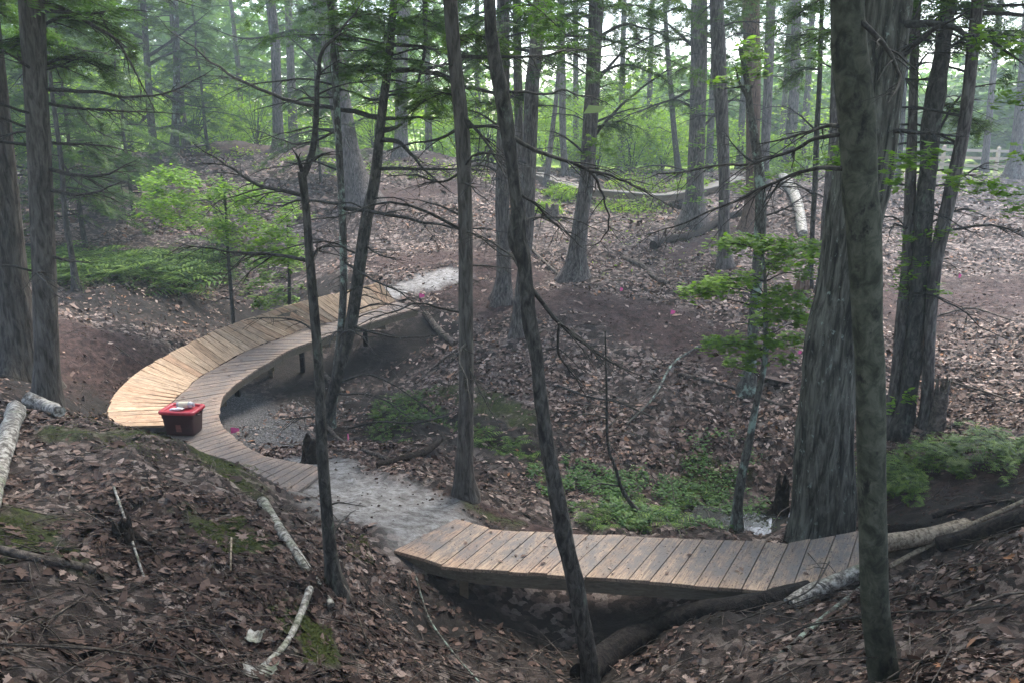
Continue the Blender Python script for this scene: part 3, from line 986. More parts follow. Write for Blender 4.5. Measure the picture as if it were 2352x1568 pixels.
def dead_branch(parent, P, r0, mt, n=12, tw=8, tl=.5, seed=0, amp=.012, name="branch", r1=.002):
    rng = np.random.default_rng(seed)
    C = wander(P, n, amp, rng)
    mb = MB()
    R = r0 * (1 - np.linspace(0, 1, n)) ** .8 + r1
    tube(mb, C, R, 6)
    if tw: twigs(mb, C, R, tw, tl, rng)
    return part(name, mb, mt, parent)


# ---- shared hemlock crowns: boughs that rise a little, then droop, carrying flat needle sprays
def hemlock_crown_mesh(name, height, rad, nb, seed, dens=1.0, low_bare=.0, fs=.13):
    rng = np.random.default_rng(seed)
    wood, nd = MB(), MB()
    pos, yaw, til, tdr, siz = [], [], [], [], []
    for k in range(nb):
        h = (k + rng.uniform(0, 1)) / nb
        z = h * height
        a = rng.uniform(0, 2 * np.pi)
        L = rad * (1 - h ** 1.4 * .88) * rng.uniform(.55, 1.1)
        n = 9; t = np.linspace(0, 1, n)[:, None]
        d = np.array([math.cos(a), math.sin(a), 0]); sd_ = np.array([-d[1], d[0], 0])
        rise = rng.uniform(-.05, .2); dr = rng.uniform(.2, .5)
        C = np.array([0, 0, z]) + d * L * t + np.array([0, 0, 1]) * (rise * L * t - dr * L * t ** 2) + sd_ * rng.normal(0, .08) * L * t ** 2
        tube(wood, C, np.linspace(.006 + .006 * L, .002, n), 4, cap=False)
        ns = int((5 + L * 6.5) * dens)
        for q in range(ns):
            tt = rng.uniform(.22, 1.0); f = tt * (n - 1); i = min(int(f), n - 2)
            p = C[i] * (1 - f + i) + C[i + 1] * (f - i)
            s_ = rng.choice([-1, 1])
            ang = a + s_ * rng.uniform(.5, 1.2)
            l2 = L * .34 * (1.15 - tt * .75) * rng.uniform(.5, 1.1)
            m = max(3, int(l2 / (fs * .52)))
            dd = np.array([math.cos(ang), math.sin(ang), 0])
            u = np.linspace(.12, 1, m)
            P = p + dd * (l2 * u)[:, None] + np.array([0, 0, -1]) * (l2 * .35 * u ** 2)[:, None]
            for j in range(m):
                for side in (-1, 1):
                    pos.append(P[j] + rng.normal(0, .03, 3)); yaw.append(ang - math.pi / 2 + side * rng.uniform(.35, 1.0))
                    til.append(rng.normal(.15, .3)); tdr.append(ang + math.pi / 2); siz.append(fs * rng.uniform(.7, 1.3))
    pos = np.array(pos)
    R = rotmats(len(pos), np.array(yaw), np.array(til), np.array(tdr))
    g = rng.uniform(0, 1, len(pos)) * .6 + .4 * np.clip(.5 + .5 * vnoise(pos[:, 0] * 1.3, pos[:, 1] * 1.3, pos[:, 2] * 1.3, seed=seed), 0, 1)
    leaves(nd, pos, R, np.array(siz), FROND, g)
    return nd.mesh(name, M['needle']), wood.mesh(name + "_boughs", M['twig_bark'])


def leafy_crown_mesh(name, rx, rz, ncl, per, size, seed, mt, tmpl=OVAL_UP, flat=.35, branches=14):
    """a broadleaf crown: clusters of leaves at the ends of limbs, layered, with gaps"""
    rng = np.random.default_rng(seed)
    nd, wood = MB(), MB()
    cl = rng.normal(0, 1, (ncl, 3)); cl /= np.linalg.norm(cl, axis=1)[:, None]
    cl *= (rng.uniform(.25, 1, ncl) ** .5)[:, None]
    cl[:, :2] *= rx; cl[:, 2] = cl[:, 2] * rz * .5 + rz * .5
    cl[:, 0] += .18 * rx * vnoise(cl[:, 2] * 2, cl[:, 1], seed=seed)
    pos, r = [], []
    for c in cl:
        s = rng.uniform(.5, 1.2) * rx * .24
        q = rng.normal(0, 1, (per, 3)) * [s, s, s * flat] + c
        q[:, 2] -= .25 * ((q[:, 0] - c[0]) ** 2 + (q[:, 1] - c[1]) ** 2) / max(s, .01)
        pos.append(q); r.append(np.full(per, rng.uniform(0, .6)) + rng.uniform(0, .4, per))
    for c in cl[:branches]:
        P = np.array([[0, 0, 0], [c[0] * .35, c[1] * .35, c[2] * .6], c])
        tube(wood, wander(P, 7, .02, rng), np.linspace(.012 * rx + .004, .003, 7), 4, cap=False)
    pos = np.vstack(pos); r = np.concatenate(r); n = len(pos)
    R = rotmats(n, rng.uniform(0, 6.28, n), rng.normal(0, .55, n), rng.uniform(0, 6.28, n))
    leaves(nd, pos, R, size * rng.uniform(.6, 1.3, n), tmpl, r)
    return nd.mesh(name, mt), wood.mesh(name + "_limbs", M['twig_bark'])


HC = [hemlock_crown_mesh("crown", 8, 2.9, 50, 11, .95, fs=.24), hemlock_crown_mesh("crown", 9, 2.6, 50, 12, .95, fs=.24), hemlock_crown_mesh("crown", 7, 3.3, 50, 13, .95, fs=.25)]
HS = [hemlock_crown_mesh("crown", 4.2, 1.7, 56, 21, 1.5, fs=.17), hemlock_crown_mesh("crown", 5.0, 2.0, 60, 22, 1.4, fs=.18)]
OC = [leafy_crown_mesh("crown", 3.0, 5.5, 90, 46, .16, 31, M['far_leaf'], QUAD)]


def add_crown(parent, kit, loc, rz, sc):
    for me, nm in zip(kit, ("crown", "bough")):
        o = obj(nm, me, parent)
        if nm == 'bough': o['kind'] = 'stuff'
        o.location = Vector((np.array(loc) - np.array(parent.location)).tolist())
        o.rotation_euler = (0, 0, rz); o.scale = (sc[0], sc[0], sc[1])


TREES = {}


def bark_disp(kind, seed):
    if kind == 'oak':
        def f(th, s):
            w = vnoise(np.cos(th) * 1.2, np.sin(th) * 1.2, s * .6, seed)
            a = np.cos(th) * 4.6 + .4 * w; b = np.sin(th) * 4.6 + .4 * w
            ridg = np.minimum(np.abs(vnoise(a, b, s * 1.1, seed)) * 3.2, .9)
            return .075 * (ridg - .4) + .04 * vnoise(np.cos(th), np.sin(th), s * .5, seed + 3) + .012 * vnoise(a * 3, b * 3, s * 9, seed + 5)
    elif kind == 'knobby':
        def f(th, s):
            return .17 * vnoise(np.cos(th) * 1.5, np.sin(th) * 1.5, s * 3.6, seed) + .30 * np.maximum(vnoise(np.cos(th) * 1.2, np.sin(th) * 1.2, s * 2.3, seed + 7) - .35, 0) + .07 * vnoise(np.cos(th) * 3, np.sin(th) * 3, s * 9, seed + 2)
    elif kind == 'smooth':
        def f(th, s):
            n = vnoise(np.cos(th) * 3.5, np.sin(th) * 3.5, s * 16, seed)
            return .04 * vnoise(np.cos(th), np.sin(th), s * 1.6, seed) + .05 * np.maximum(n - .4, 0) * 2 - .03 * np.maximum(-n - .4, 0) * 2
    else:
        def f(th, s):
            a, b = np.cos(th), np.sin(th)
            return .05 * vnoise(a, b, s * .8, seed) + .05 * vnoise(a * 5, b * 5, s * 2.2, seed + 1)
    return f


def tree(label, pts, mt='hemlock_bark', Y=None, kind='plain', name="hemlock_tree", cat="tree", crown='H', top=14.0, crown_z=6.0,
         flare=1.6, nbr=6, brl=1.6, seed=0, sc=1.0, group=None, lean_keep=.6, seg=None, br_top=None, csc=None, buttress=0, cut=False):
    """pts: readings (x, y, width) from the highest seen point of the trunk to its foot"""
    rng = np.random.default_rng(seed + 100)
    if crown == 'H' and crown_z >= 7: crown_z *= .76
    if mt == 'hemlock_bark': nbr = int(nbr * 1.8); brl *= 1.25
    fx, fy, fw = pts[-1]
    foot = gpx(fx, min(fy, 1560)) if Y is None else at_y(fx, fy, Y)
    Yb = foot[1]
    W, R = [], []
    for x, y, w in pts[::-1]:
        p = at_y(x, y, Yb) if not (x == fx and y == fy) else foot
        W.append(p); R.append(w * axis_depth(p) / F / 2)
    W = np.array(W); R = np.array(R)
    gh = float(H(W[0:1, 0], W[0:1, 1])[0])
    if W[0, 2] > gh - .05:                        # carry the stem down into the ground
        d = (W[0] - W[1]) / max(np.linalg.norm(W[0] - W[1]), 1e-6)
        d = d if d[2] < -.3 else np.array([0, 0, -1.0])
        k = (W[0, 2] - gh + .18) / -d[2]
        W = np.vstack([W[0] + d * k, W]); R = np.concatenate([[R[0] * 1.05], R])
    base = np.array([W[0, 0], W[0, 1], gh])
    # up beyond the frame
    if not cut:
        d = (W[-1] - W[-2]); d /= np.linalg.norm(d); d = d * lean_keep + np.array([0, 0, 1 - lean_keep]); d /= np.linalg.norm(d)
        H_ = gh + top
        need = H_ - W[-1, 2]
        if need > .3:
            ext, rex = [], []
            tot = need / max(d[2], .3); step = np.linalg.norm(W[-1] - W[-2]) * 1.25; s_ = step
            while s_ < tot * .97:                 # evenly growing steps keep the stem's curve smooth
                k = s_ / tot; ext.append(W[-1] + d * s_ + rng.normal(0, .04, 3) * k); rex.append(R[-1] * (1 - .9 * k ** 1.3)); step *= 1.3; s_ += min(step, 2.0)
            ext.append(W[-1] + d * tot); rex.append(R[-1] * .1)
            W = np.vstack([W, ext]); R = np.concatenate([R, rex])
    n = max(24, int(np.linalg.norm(W[-1] - W[0]) / .18))
    if kind in ('oak', 'knobby', 'smooth'): n *= 3
    n = min(n, 260)
    WR = catmull(np.column_stack([W, R]), n)
    C, RR2 = WR[:, :3], np.maximum(WR[:, 3], .004)
    hgt = C[:, 2] - gh
    fl = 1 + (flare - 1) * np.exp(-np.maximum(hgt, 0) / (.9 * max(R[0], .06) + .06))
    RR2 = RR2 * fl
    th = thing(name, label, cat, base, group)
    mb = MB()
    sg = seg or (72 if kind == 'oak' else 32 if kind in ('smooth', 'knobby') else 16 if R[0] > .07 else 9)
    df = bark_disp(kind, seed)

    def disp(t, s):
        r = df(t, s)
        if buttress:
            hh = np.exp(-s / .35)
            r = r + hh * .45 * np.maximum(np.cos(t * buttress + seed), -.3)
        return r
    tube(mb, C, RR2, sg, disp)
    part("trunk", mb, M[mt], th)
    TREES[label] = (th, C, RR2)
    # bare lower limbs
    lo = 0.12; hi = (br_top or min(crown_z + 1.5, top - 1)) / top
    for k in range(nbr):
        t = rng.uniform(lo, max(hi, lo + .1))
        zt = gh + t * top
        i = int(np.argmin(np.abs(C[:, 2] - zt)))
        a = rng.uniform(0, 2 * np.pi)
        L = brl * rng.uniform(.5, 1.2)
        up = rng.uniform(-.05, .45)
        P = [C[i], C[i] + L * .4 * np.array([math.cos(a), math.sin(a), up]), C[i] + L * np.array([math.cos(a + .15), math.sin(a + .15), up * .6 - .2])]
        dead_branch(th, P, min(.006 + .006 * L, RR2[i] * .5), M['twig_bark'], 10, int(5 + L * 5), L * .34, seed * 31 + k, .014)
    if crown:
        kit = {'H': HC, 'S': HS, 'O': OC}[crown][seed % len({'H': HC, 'S': HS, 'O': OC}[crown])]
        i = int(np.argmin(np.abs(C[:, 2] - (gh + crown_z))))
        s2 = csc or (sc, (top - crown_z) / 8.0)
        add_crown(th, kit, C[i], rng.uniform(0, 6.28), s2)
    return th


def limb(label, px, w, tw=8, tl=.5, seed=0, mt='twig_bark', dd=0.0, attach=None):
    """a limb read from the photograph: it leaves its trunk and wanders off at its own depth (dd = metres nearer/farther at the tip)"""
    th, C, R = TREES[label]
    y0 = C[:, 1].mean() if attach is None else attach
    P = []
    n = len(px)
    # depth where it leaves the trunk
    q = at_y(px[0][0], px[0][1], y0); i = int(np.argmin(np.abs(C[:, 2] - q[2]))); y0 = C[i, 1]
    for k, (x, y) in enumerate(px):
        P.append(at_y(x, y, y0 + dd * k / max(1, n - 1)))
    P = np.array(P)
    dep = axis_depth(P[0])
    L = np.linalg.norm(P[-1] - P[0])
    dead_branch(th, P, w * dep / F / 2, M[mt], max(14, 4 * n), int(tw * 1.8), tl * 1.35, seed, .004)


# ---- the trunks, nearest and most visible first
TB = 'hemlock_bark'
L_OAK = "massive rough-barked oak trunk leaning right behind the end of the near bridge"
L_BEECH = "slender smooth grey-green trunk with dark knots, right foreground, in front of the big oak"
L_DARK = "dark knobby leaning trunk standing in front of the near wooden bridge"
L_FORK = "thin dark sapling trunk forking at head height, left foreground beside the birch log"
L_MID = "straight brown hemlock trunk rooted on the bank behind the muddy path"
L_LEAN = "dark leaning trunk rising from the ditch inside the boardwalk's curve"
L_T1 = "thick brown trunk left of the curved boardwalk, bare near its foot"
tree(L_OAK, [(2025,0,130),(2003,210,126),(1981,412,124),(1963,490,119),(1938,665,112),(1913,770,112),(1901,910,116),(1893,1015,123),(1893,1160,134),(1884,1238,144)],
     'oak_bark', kind='oak', name="oak_tree", crown='O', top=13, crown_z=7.5, flare=1.06, nbr=0, seed=4, buttress=0, csc=(.8, 1.0))
tree(L_BEECH, [(1946,0,70),(1953,140,77),(1965,245,79),(1972,350,77),(1975,455,76),(1981,490,75),(1987,595,72),(1992,735,66),(1998,840,64),(2001,945,64),(2003,1124,61),(2009,1369,60),(2016,1440,62),(2033,1568,64),(2048,1680,70)],
     'beech_bark', Y=3.9, kind='smooth', name="beech_tree", crown='O', top=10, crown_z=6.2, flare=1.1, nbr=0, seed=8, csc=(.6, .7))
tree(L_DARK, [(1124,0,27),(1131,103,29),(1149,206,31),(1167,309,29),(1180,412,27),(1189,490,31),(1189,553,40),(1203,595,32),(1211,665,29),(1216,735,32),(1230,805,31),(1234,840,31),(1241,910,30),(1256,1015,33),(1277,1124,36),(1291,1194,38),(1296,1236,42),(1311,1299,38),(1326,1369,39),(1344,1474,41),(1357,1568,41),(1364,1650,46)],
     'dark_bark', Y=5.7, kind='knobby', name="maple_tree", crown='O', top=10, crown_z=6.5, nbr=0, flare=1.2, seed=3, csc=(.6, .7), lean_keep=.8)
tree(L_FORK, [(693,395,20),(703,480,17),(712,600,20),(722,720,22),(733,860,22),(738,1000,25),(743,1080,26),(752,1200,28),(762,1300,31),(770,1350,38)],
     'dark_bark', kind='plain', name="forked_sapling", top=2, crown=None, nbr=2, seed=5, flare=1.5, brl=.6, cut=True)
tree(L_MID, [(1034,0,34),(1045,137,32),(1062,310,33),(1068,450,32),(1070,700,33),(1071,850,34),(1069,1010,37),(1066,1080,42),(1070,1138,52)], 'brown_bark', crown='H', top=14, crown_z=6.0, nbr=13, brl=1.7, seed=2, flare=1.35, sc=.9)
tree(L_LEAN, [(905,0,17),(892,150,19),(876,273,21),(860,420,25),(844,490,27),(826,615,28),(808,735,28),(785,830,26),(760,920,25),(742,985,28)], 'dark_bark', crown='H', top=12, crown_z=5.8, nbr=13, brl=1.9, seed=6, sc=.7, lean_keep=.8)
tree(L_T1, [(72,0,52),(82,200,50),(96,490,49),(102,650,50),(108,840,53),(108,925,62)], 'brown_bark', crown='H', top=13, crown_z=5.5, nbr=8, brl=2.0, seed=10, flare=1.3)
tree("ragged old trunk at the left edge beside the dirt slope", [(-12,150,40),(2,350,52),(12,490,60),(25,650,68),(34,780,84),(34,860,104)], 'brown_bark', kind='oak', name="hemlock_tree", crown='H', top=13, crown_z=5, nbr=2, seed=11, flare=1.3, buttress=4)
L_LICH = "slim lichen-spotted stem crossing the banked boards just left of the leaning trunk"
tree(L_LICH, [(765,100,16),(775,280,16),(786,490,16),(789,650,17),(783,760,18),(772,860,20)], 'lichen_bark', Y=12.6, crown='H', top=11, crown_z=6, nbr=12, brl=1.8, seed=12, sc=.6)
L_FAT = "broad pale trunk on the slope behind the boardwalk, flaring at its foot"
tree(L_FAT, [(745,0,54),(768,150,50),(790,290,49),(812,400,54),(835,468,72)], TB, crown='H', top=17, crown_z=7, nbr=6, seed=14, flare=1.4)
L_R1 = "grey trunk on the ridge at the dirt path's end, behind the straight brown one"
tree(L_R1, [(1155,0,28),(1157,200,29),(1154,420,31),(1155,500,33),(1157,630,36),(1153,690,44)], TB, crown='H', top=16, crown_z=7.5, nbr=6, seed=15, flare=1.4, buttress=4)
tree("slim grey trunk between the dark leaning one and the ridge tree", [(1187,0,19),(1190,200,20),(1194,400,21),(1198,500,22),(1200,585,26)], TB, crown='H', top=16, crown_z=8, nbr=5, seed=16)
tree("tall grey trunk rising just right of the dark knobby trunk", [(1241,0,32),(1231,120,32),(1222,210,33),(1218,315,33),(1214,420,34),(1210,540,30),(1200,640,28),(1190,710,27),(1187,772,34)], TB, crown='H', top=16, crown_z=7, nbr=6, seed=17, flare=1.3)
L_R2 = "pale trunk with spreading roots on the ridge crest, beside a pink flag"
tree(L_R2, [(1370,0,35),(1366,105,34),(1361,210,34),(1354,315,34),(1348,420,34),(1337,490,35),(1327,580,40),(1322,640,46)], TB, crown='H', top=16, crown_z=7.5, nbr=7, seed=18, flare=1.7, buttress=5)
tree("thin distant trunk right of the ridge trees, foot behind the far boardwalk", [(1288,0,16),(1291,150,16),(1293,315,15),(1299,405,17)], TB, crown='H', top=18, crown_z=9, nbr=5, seed=19, name="hemlock_tree", sc=.9)
tree("leaning thin trunk close beside a straight one, left of the far boardwalk", [(1284,150,10),(1276,240,10),(1265,330,12),(1254,418,14)], TB, crown=None, top=9, nbr=5, seed=20, brl=1.2)
tree("faint far trunk above the left end of the far boardwalk", [(1322,0,12),(1322,120,12),(1323,300,13)], TB, Y=40, crown='H', top=17, crown_z=8, nbr=3, seed=21)
L_R3 = "thick trunk standing just beyond the right half of the far boardwalk's hollow"
tree(L_R3, [(1606,0,37),(1604,210,38),(1599,350,37),(1595,440,42),(1590,515,54)], TB, crown='H', top=17, crown_z=8, nbr=8, seed=22, flare=1.4, buttress=5)
tree("thin crooked trunk above the middle of the far boardwalk", [(1527,0,10),(1532,100,11),(1541,210,12),(1551,330,13),(1560,408,16)], 'dark_bark', crown='S', top=14, crown_z=7, nbr=6, seed=23, sc=.9)
tree("grey trunk left of the orange-barked one, its foot among hillside leaves", [(1646,0,32),(1652,150,33),(1660,315,28),(1664,420,25),(1663,520,26),(1666,606,31)], TB, crown='H', top=16, crown_z=8, nbr=6, seed=24)
tree("trunk with orange-brown bark near the fallen birch on the right slope", [(1724,0,38),(1730,200,34),(1729,350,30),(1726,450,28),(1718,532,34)], 'orange_bark', crown='H', top=16, crown_z=8, nbr=6, seed=25)
L_LI = "lichen-covered trunk behind the small maple, flaring at its dark foot"
tree(L_LI, [(1700,110,10),(1715,185,13),(1721,240,16),(1733,315,20),(1743,385,23),(1747,455,25),(1746,525,27),(1739,640,25),(1732,720,24),(1724,830,26),(1716,895,33)], 'lichen_bark', crown=None, top=6, nbr=5, seed=26, cut=True, flare=1.6, brl=.9, name="maple_tree")
tree("grey trunk right of the lichen-covered one, foot hidden by brush", [(1771,0,21),(1764,210,21),(1758,330,20),(1754,440,22)], TB, crown='H', top=17, crown_z=8, nbr=6, seed=27)
tree("pale far trunk beside the black stump on the skyline", [(1830,0,21),(1826,175,23),(1816,315,25),(1812,352,27)], TB, Y=35, crown='H', top=18, crown_z=8, nbr=5, seed=28)
L_TH = "thin dark twin-topped stem left of the big oak"
tree(L_TH, [(1889,0,9),(1882,200,11),(1876,300,13),(1872,420,13),(1866,530,11),(1860,662,13)], 'dark_bark', crown='S', top=10, crown_z=7, nbr=7, seed=29, brl=1.1, sc=.7)
tree("trunk half hidden behind the left side of the big oak", [(1925,60,22),(1918,315,27),(1911,385,27),(1900,500,25),(1893,600,23),(1888,672,26)], TB, crown='H', top=15, crown_z=8, nbr=5, seed=30)
L_BI = "dark flaky-barked trunk right of the big oak, green leaves along it"
tree(L_BI, [(2178,0,32),(2162,140,37),(2145,245,37),(2137,315,38),(2128,430,36),(2123,490,36),(2117,600,36),(2107,700,36),(2099,805,37),(2085,910,34),(2073,985,44)], 'dark_bark', kind='knobby', name="birch_tree", crown='H', top=13, crown_z=7, nbr=6, seed=31, brl=1.4, sc=.8)
tree("pale slanting trunk furthest right of the cluster behind the oak", [(2246,0,26),(2224,210,26),(2210,315,27),(2182,450,29),(2162,540,30),(2149,600,28),(2140,700,26),(2134,800,24),(2128,975,30)], TB, crown='H', top=14, crown_z=7, nbr=6, seed=32)
tree("smooth grey trunk between the big oak and the flaky dark trunk", [(2105,0,20),(2098,200,20),(2092,400,24),(2085,600,27),(2072,740,29),(2060,860,27),(2046,978,30)], TB, crown='H', top=14, crown_z=7.5, nbr=6, seed=33, sc=.8)
tree("leaning trunk at the right edge in front of the rail fence", [(2365,0,22),(2350,200,24),(2334,340,25),(2327,413,36)], TB, crown='H', top=15, crown_z=7, nbr=6, seed=34)
tree("thin far stem close to the right side of the big oak", [(2078,200,10),(2072,300,10),(2060,425,13)], 'dark_bark', crown='S', top=11, crown_z=7, nbr=4, seed=35)
tree("pale faint trunk behind the left mound, amid the bright understorey", [(927,30,28),(922,200,27),(921,315,31)], TB, crown='H', top=18, crown_z=8, nbr=4, seed=36, Y=34)
tree("leaning grey trunk in the dim hemlocks at upper left", [(222,0,31),(240,180,29),(250,300,29),(254,345,34)], TB, crown='H', top=15, crown_z=4.5, nbr=6, seed=37)
L_T3 = "thin dark trunk right of the leaning grey one at upper left"
tree(L_T3, [(328,0,13),(337,130,14),(345,250,16),(357,376,20)], 'dark_bark', crown='S', top=11, crown_z=4.5, nbr=8, seed=38, sc=1.1)
tree("pale slim trunk on the left bank behind the light-green sapling", [(405,60,13),(404,250,16),(400,362,19)], 'lichen_bark', crown='H', top=13, crown_z=5.5, nbr=6, seed=39, sc=.8)
L_T5 = "thin dark stem immediately right of the thick left trunk"
tree(L_T5, [(100,-40,6),(105,60,7),(118,200,9),(140,370,11),(150,500,11),(165,590,13),(176,668,17)], 'dark_bark', crown='S', top=9, crown_z=5.5, nbr=8, seed=40, sc=.8, brl=1.1)
tree("trunk on the crest at the right end of the bare dirt mound", [(620,0,22),(632,100,22),(637,250,22),(641,345,28)], TB, crown='H', top=16, crown_z=6, nbr=5, seed=41)
tree("far trunk in the sunlit gap behind the dirt mound", [(664,60,17),(668,170,18),(672,268,21)], TB, Y=39, crown='H', top=16, crown_z=7, nbr=3, seed=42)
tree("dead leafless sapling in the hollow right of the dark knobby trunk", [(1390,760,3),(1393,880,5),(1396,1019,7),(1413,1070,8),(1431,1128,9),(1473,1185,12)], 'twig_bark', name="dead_sapling", crown=None, top=3, nbr=7, brl=.7, seed=43, cut=True, br_top=2.2, flare=1.2)

FT = [("thin far trunk between the straight brown trunk and the dark knobby one", 1098, 330, 40, 12), ("faint far trunk right of the ridge-crest trunk, above the green bushes", 1425, 345, 42, 13), ("faint far trunk left of the thin crooked one", 1488, 350, 44, 12),
      ("hazy thin trunk between the thick right-centre trunk and the next grey one", 1630, 350, 38, 14), ("hazy far trunk just left of the orange-brown one", 1700, 350, 41, 13), ("hazy thin trunk between the two pale far ones, right of the orange-brown trunk", 1795, 345, 45, 12),
      ("hazy trunk left of the big oak, beyond the dark stump", 1845, 345, 42, 14), ("far trunk left of the straight brown one, behind the hanging dead limb", 985, 330, 41, 14), ("hazy thin trunk at far right between the slanting trunks and the fence", 2262, 375, 37, 13)]
for q, (lb, x, y, d, w) in enumerate(FT):
    Y_ = d * .975
    tree(lb, [(x + (x - 1176) * .035, 0, w * .9), (x + (x - 1176) * .018, 170, w), (x, y, w * 1.2)], 'hemlock_bark', Y=Y_, crown='H', top=14 + q % 4, crown_z=5.0 + (q % 3), nbr=4, seed=140 + q, sc=.9)

# ---- forks and the limbs one can follow in the photograph
k = 900


def limbs(label, rows):
    global k
    for row in rows:
        px, w, dd = row[0], row[1], row[2]
        tw = row[3] if len(row) > 3 else 9
        tl = row[4] if len(row) > 4 else .5
        k += 1
        limb(label, px, w, tw, tl, k, dd=dd)


limbs(L_FORK, [([(696,400),(690,380),(684,362),(672,342)],12,-.1,2,.2), ([(697,402),(709,375),(717,350),(728,245),(732,150),(750,105),(784,70),(842,-5)],16,.3,12,.45),
               ([(712,372),(735,358),(760,350)],9,-.2,3,.2), ([(700,455),(690,448),(595,424),(525,382),(448,333)],11,.5,10,.4), ([(708,600),(630,585),(532,577),(402,560)],8,.4,10,.35),
               ([(712,598),(735,570),(762,568),(790,592)],7,-.2,5,.25), ([(736,955),(690,958),(640,965)],5,.2,4,.2), ([(730,770),(690,740),(620,728),(560,735)],4,.5,5,.25)])
limbs(L_DARK, [([(1180,318),(1239,350),(1302,371),(1351,392),(1379,434),(1397,483),(1395,525),(1380,556),(1340,566)],9,.8,10,.4), ([(1351,392),(1405,405),(1461,430),(1509,455),(1560,490)],5,.6,7,.3),
               ([(1222,665),(1284,742),(1358,800),(1424,843),(1500,868)],10,.6,12,.4), ([(1284,742),(1281,798),(1291,826),(1326,872),(1350,920)],6,.3,7,.3),
               ([(1196,620),(1178,590),(1151,571),(1090,530)],7,.6,6,.4), ([(1183,440),(1230,470),(1290,530),(1350,575)],7,.8,8,.35), ([(1190,520),(1230,500),(1320,505),(1400,540)],4,1,5,.3)])
limbs(L_LEAN, [([(874,268),(861,268),(819,259),(784,252),(665,231),(546,182),(434,105),(350,35)],12,.8,14,.7), ([(880,273),(959,271),(1036,271)],9,-.8,8,.5), ([(897,103),(966,108),(1030,120)],10,-1,8,.5),
               ([(890,161),(959,161),(1008,171),(1036,189),(1085,203),(1134,212),(1239,212),(1291,206),(1344,217),(1414,248)],12,-1.2,20,.5), ([(876,322),(913,325),(941,353),(994,409),(1043,448)],11,-1,10,.5),
               ([(868,388),(994,388),(1134,395)],9,-1,12,.6), ([(871,300),(905,295),(925,285)],16,-.3,0), ([(893,85),(870,40),(858,0)],8,.6,6,.5), ([(884,218),(858,230),(800,210),(740,190)],8,1,9,.5),
               ([(836,560),(870,585),(930,600)],5,-.6,6,.4), ([(962,-90),(975,0),(977,105),(968,157),(957,225),(940,297)],14,-.5,4,.4), ([(968,157),(1000,155),(1038,137)],8,-.2,4,.3),
               ([(770,880),(850,860),(930,900),(1010,960)],6,-.8,9,.4), ([(762,905),(840,905),(910,935),(1000,1010)],5,-1,9,.4), ([(800,745),(880,770),(960,775),(1068,760)],6,-1,9,.35)])
limbs(L_LICH, [([(786,478),(854,486),(924,500),(1029,521),(1169,532)],10,-1,12,.7), ([(786,470),(700,460),(620,472),(540,440)],7,.8,10,.6), ([(788,600),(850,640),(930,680),(1000,750)],6,-1,8,.5), ([(775,300),(700,330),(640,320),(560,290)],6,1,9,.5)])
limbs(L_MID, [([(1052,130),(1116,133),(1239,130),(1326,115),(1379,98)],9,.8,12,.6), ([(1066,269),(1116,325),(1151,388),(1180,430)],8,-.8,8,.5), ([(1070,293),(1135,290),(1171,307)],8,-.8,6,.4),
              ([(1062,290),(1010,318),(940,330),(880,352)],7,.8,9,.5), ([(1071,830),(1090,870),(1120,930),(1154,1000)],4,-.5,7,.3), ([(1070,500),(1000,470),(930,455)],6,1,8,.5), ([(1071,610),(1110,610),(1190,620)],5,.6,6,.4),
              ([(1068,390),(1010,420),(950,400),(880,410)],6,1,9,.5), ([(1055,190),(1000,165),(930,180)],6,1,8,.5)])
limbs(L_T1, [([(98,25),(210,31),(280,21),(360,30)],8,.6,10,.6), ([(96,3),(147,21),(203,52),(266,94),(315,175),(350,245),(357,262)],11,.8,10,.7), ([(105,206),(210,210),(315,224),(402,206),(497,150)],9,.6,12,.6),
             ([(108,238),(210,252),(350,257),(420,262)],7,1,10,.5), ([(112,388),(175,402),(245,399),(315,364)],10,-.6,10,.5), ([(115,437),(175,448),(228,441),(280,416)],9,-.5,9,.4), ([(118,329),(245,336),(315,353)],7,.7,9,.4),
             ([(80,165),(60,150),(20,125),(-20,100)],8,-.5,7,.5), ([(100,160),(140,150),(190,130)],8,.4,5,.4), ([(92,300),(40,305),(-20,318)],7,.3,6,.4), ([(122,590),(160,600),(210,604)],7,-.4,5,.3)])
limbs(L_BEECH, [([(1968,45),(1984,52),(2026,98),(2058,150),(2068,182),(2058,210),(2037,238)],12,-.4,5,.25), ([(1925,290),(1897,290),(1813,318),(1740,330)],9,.5,7,.3), ([(1935,308),(1870,320),(1813,350),(1708,378),(1568,392),(1480,410)],9,.7,12,.35),
                ([(1935,388),(1869,388),(1796,413),(1708,455),(1568,511),(1480,540)],9,.8,12,.35)])
limbs(L_OAK, [([(2048,150),(2103,101),(2163,59),(2233,21)],19,-1,4,.5), ([(2050,140),(2080,80),(2110,20),(2130,-20)],13,.4,5,.6), ([(2040,56),(2086,56),(2156,56),(2233,84),(2282,101),(2370,160)],19,-1.2,8,.6),
              ([(2045,301),(2061,301),(2128,306),(2219,317)],14,-.8,6,.5), ([(2050,180),(2100,184),(2160,178)],7,-.3,6,.5)])
limbs(L_BI, [([(2110,690),(2160,560),(2230,470)],5,.5,8,.4), ([(2105,780),(2150,730),(2260,700)],5,.5,8,.4), ([(2095,870),(2170,870),(2260,860)],4,.5,8,.4), ([(2130,430),(2180,420),(2260,380),(2330,370)],6,1,9,.5),
              ([(2140,330),(2190,240),(2240,200),(2350,190)],7,1,9,.5), ([(2120,560),(2100,520),(2060,470)],5,.4,6,.4)])
limbs(L_R2, [([(1352,330),(1420,250),(1500,180),(1600,120)],8,1,12,.8), ([(1360,200),(1430,120),(1500,80),(1560,60)],8,1,12,.8), ([(1350,360),(1290,310),(1240,300)],6,-1,8,.5), ([(1350,290),(1420,260),(1510,240)],6,.5,10,.6)])
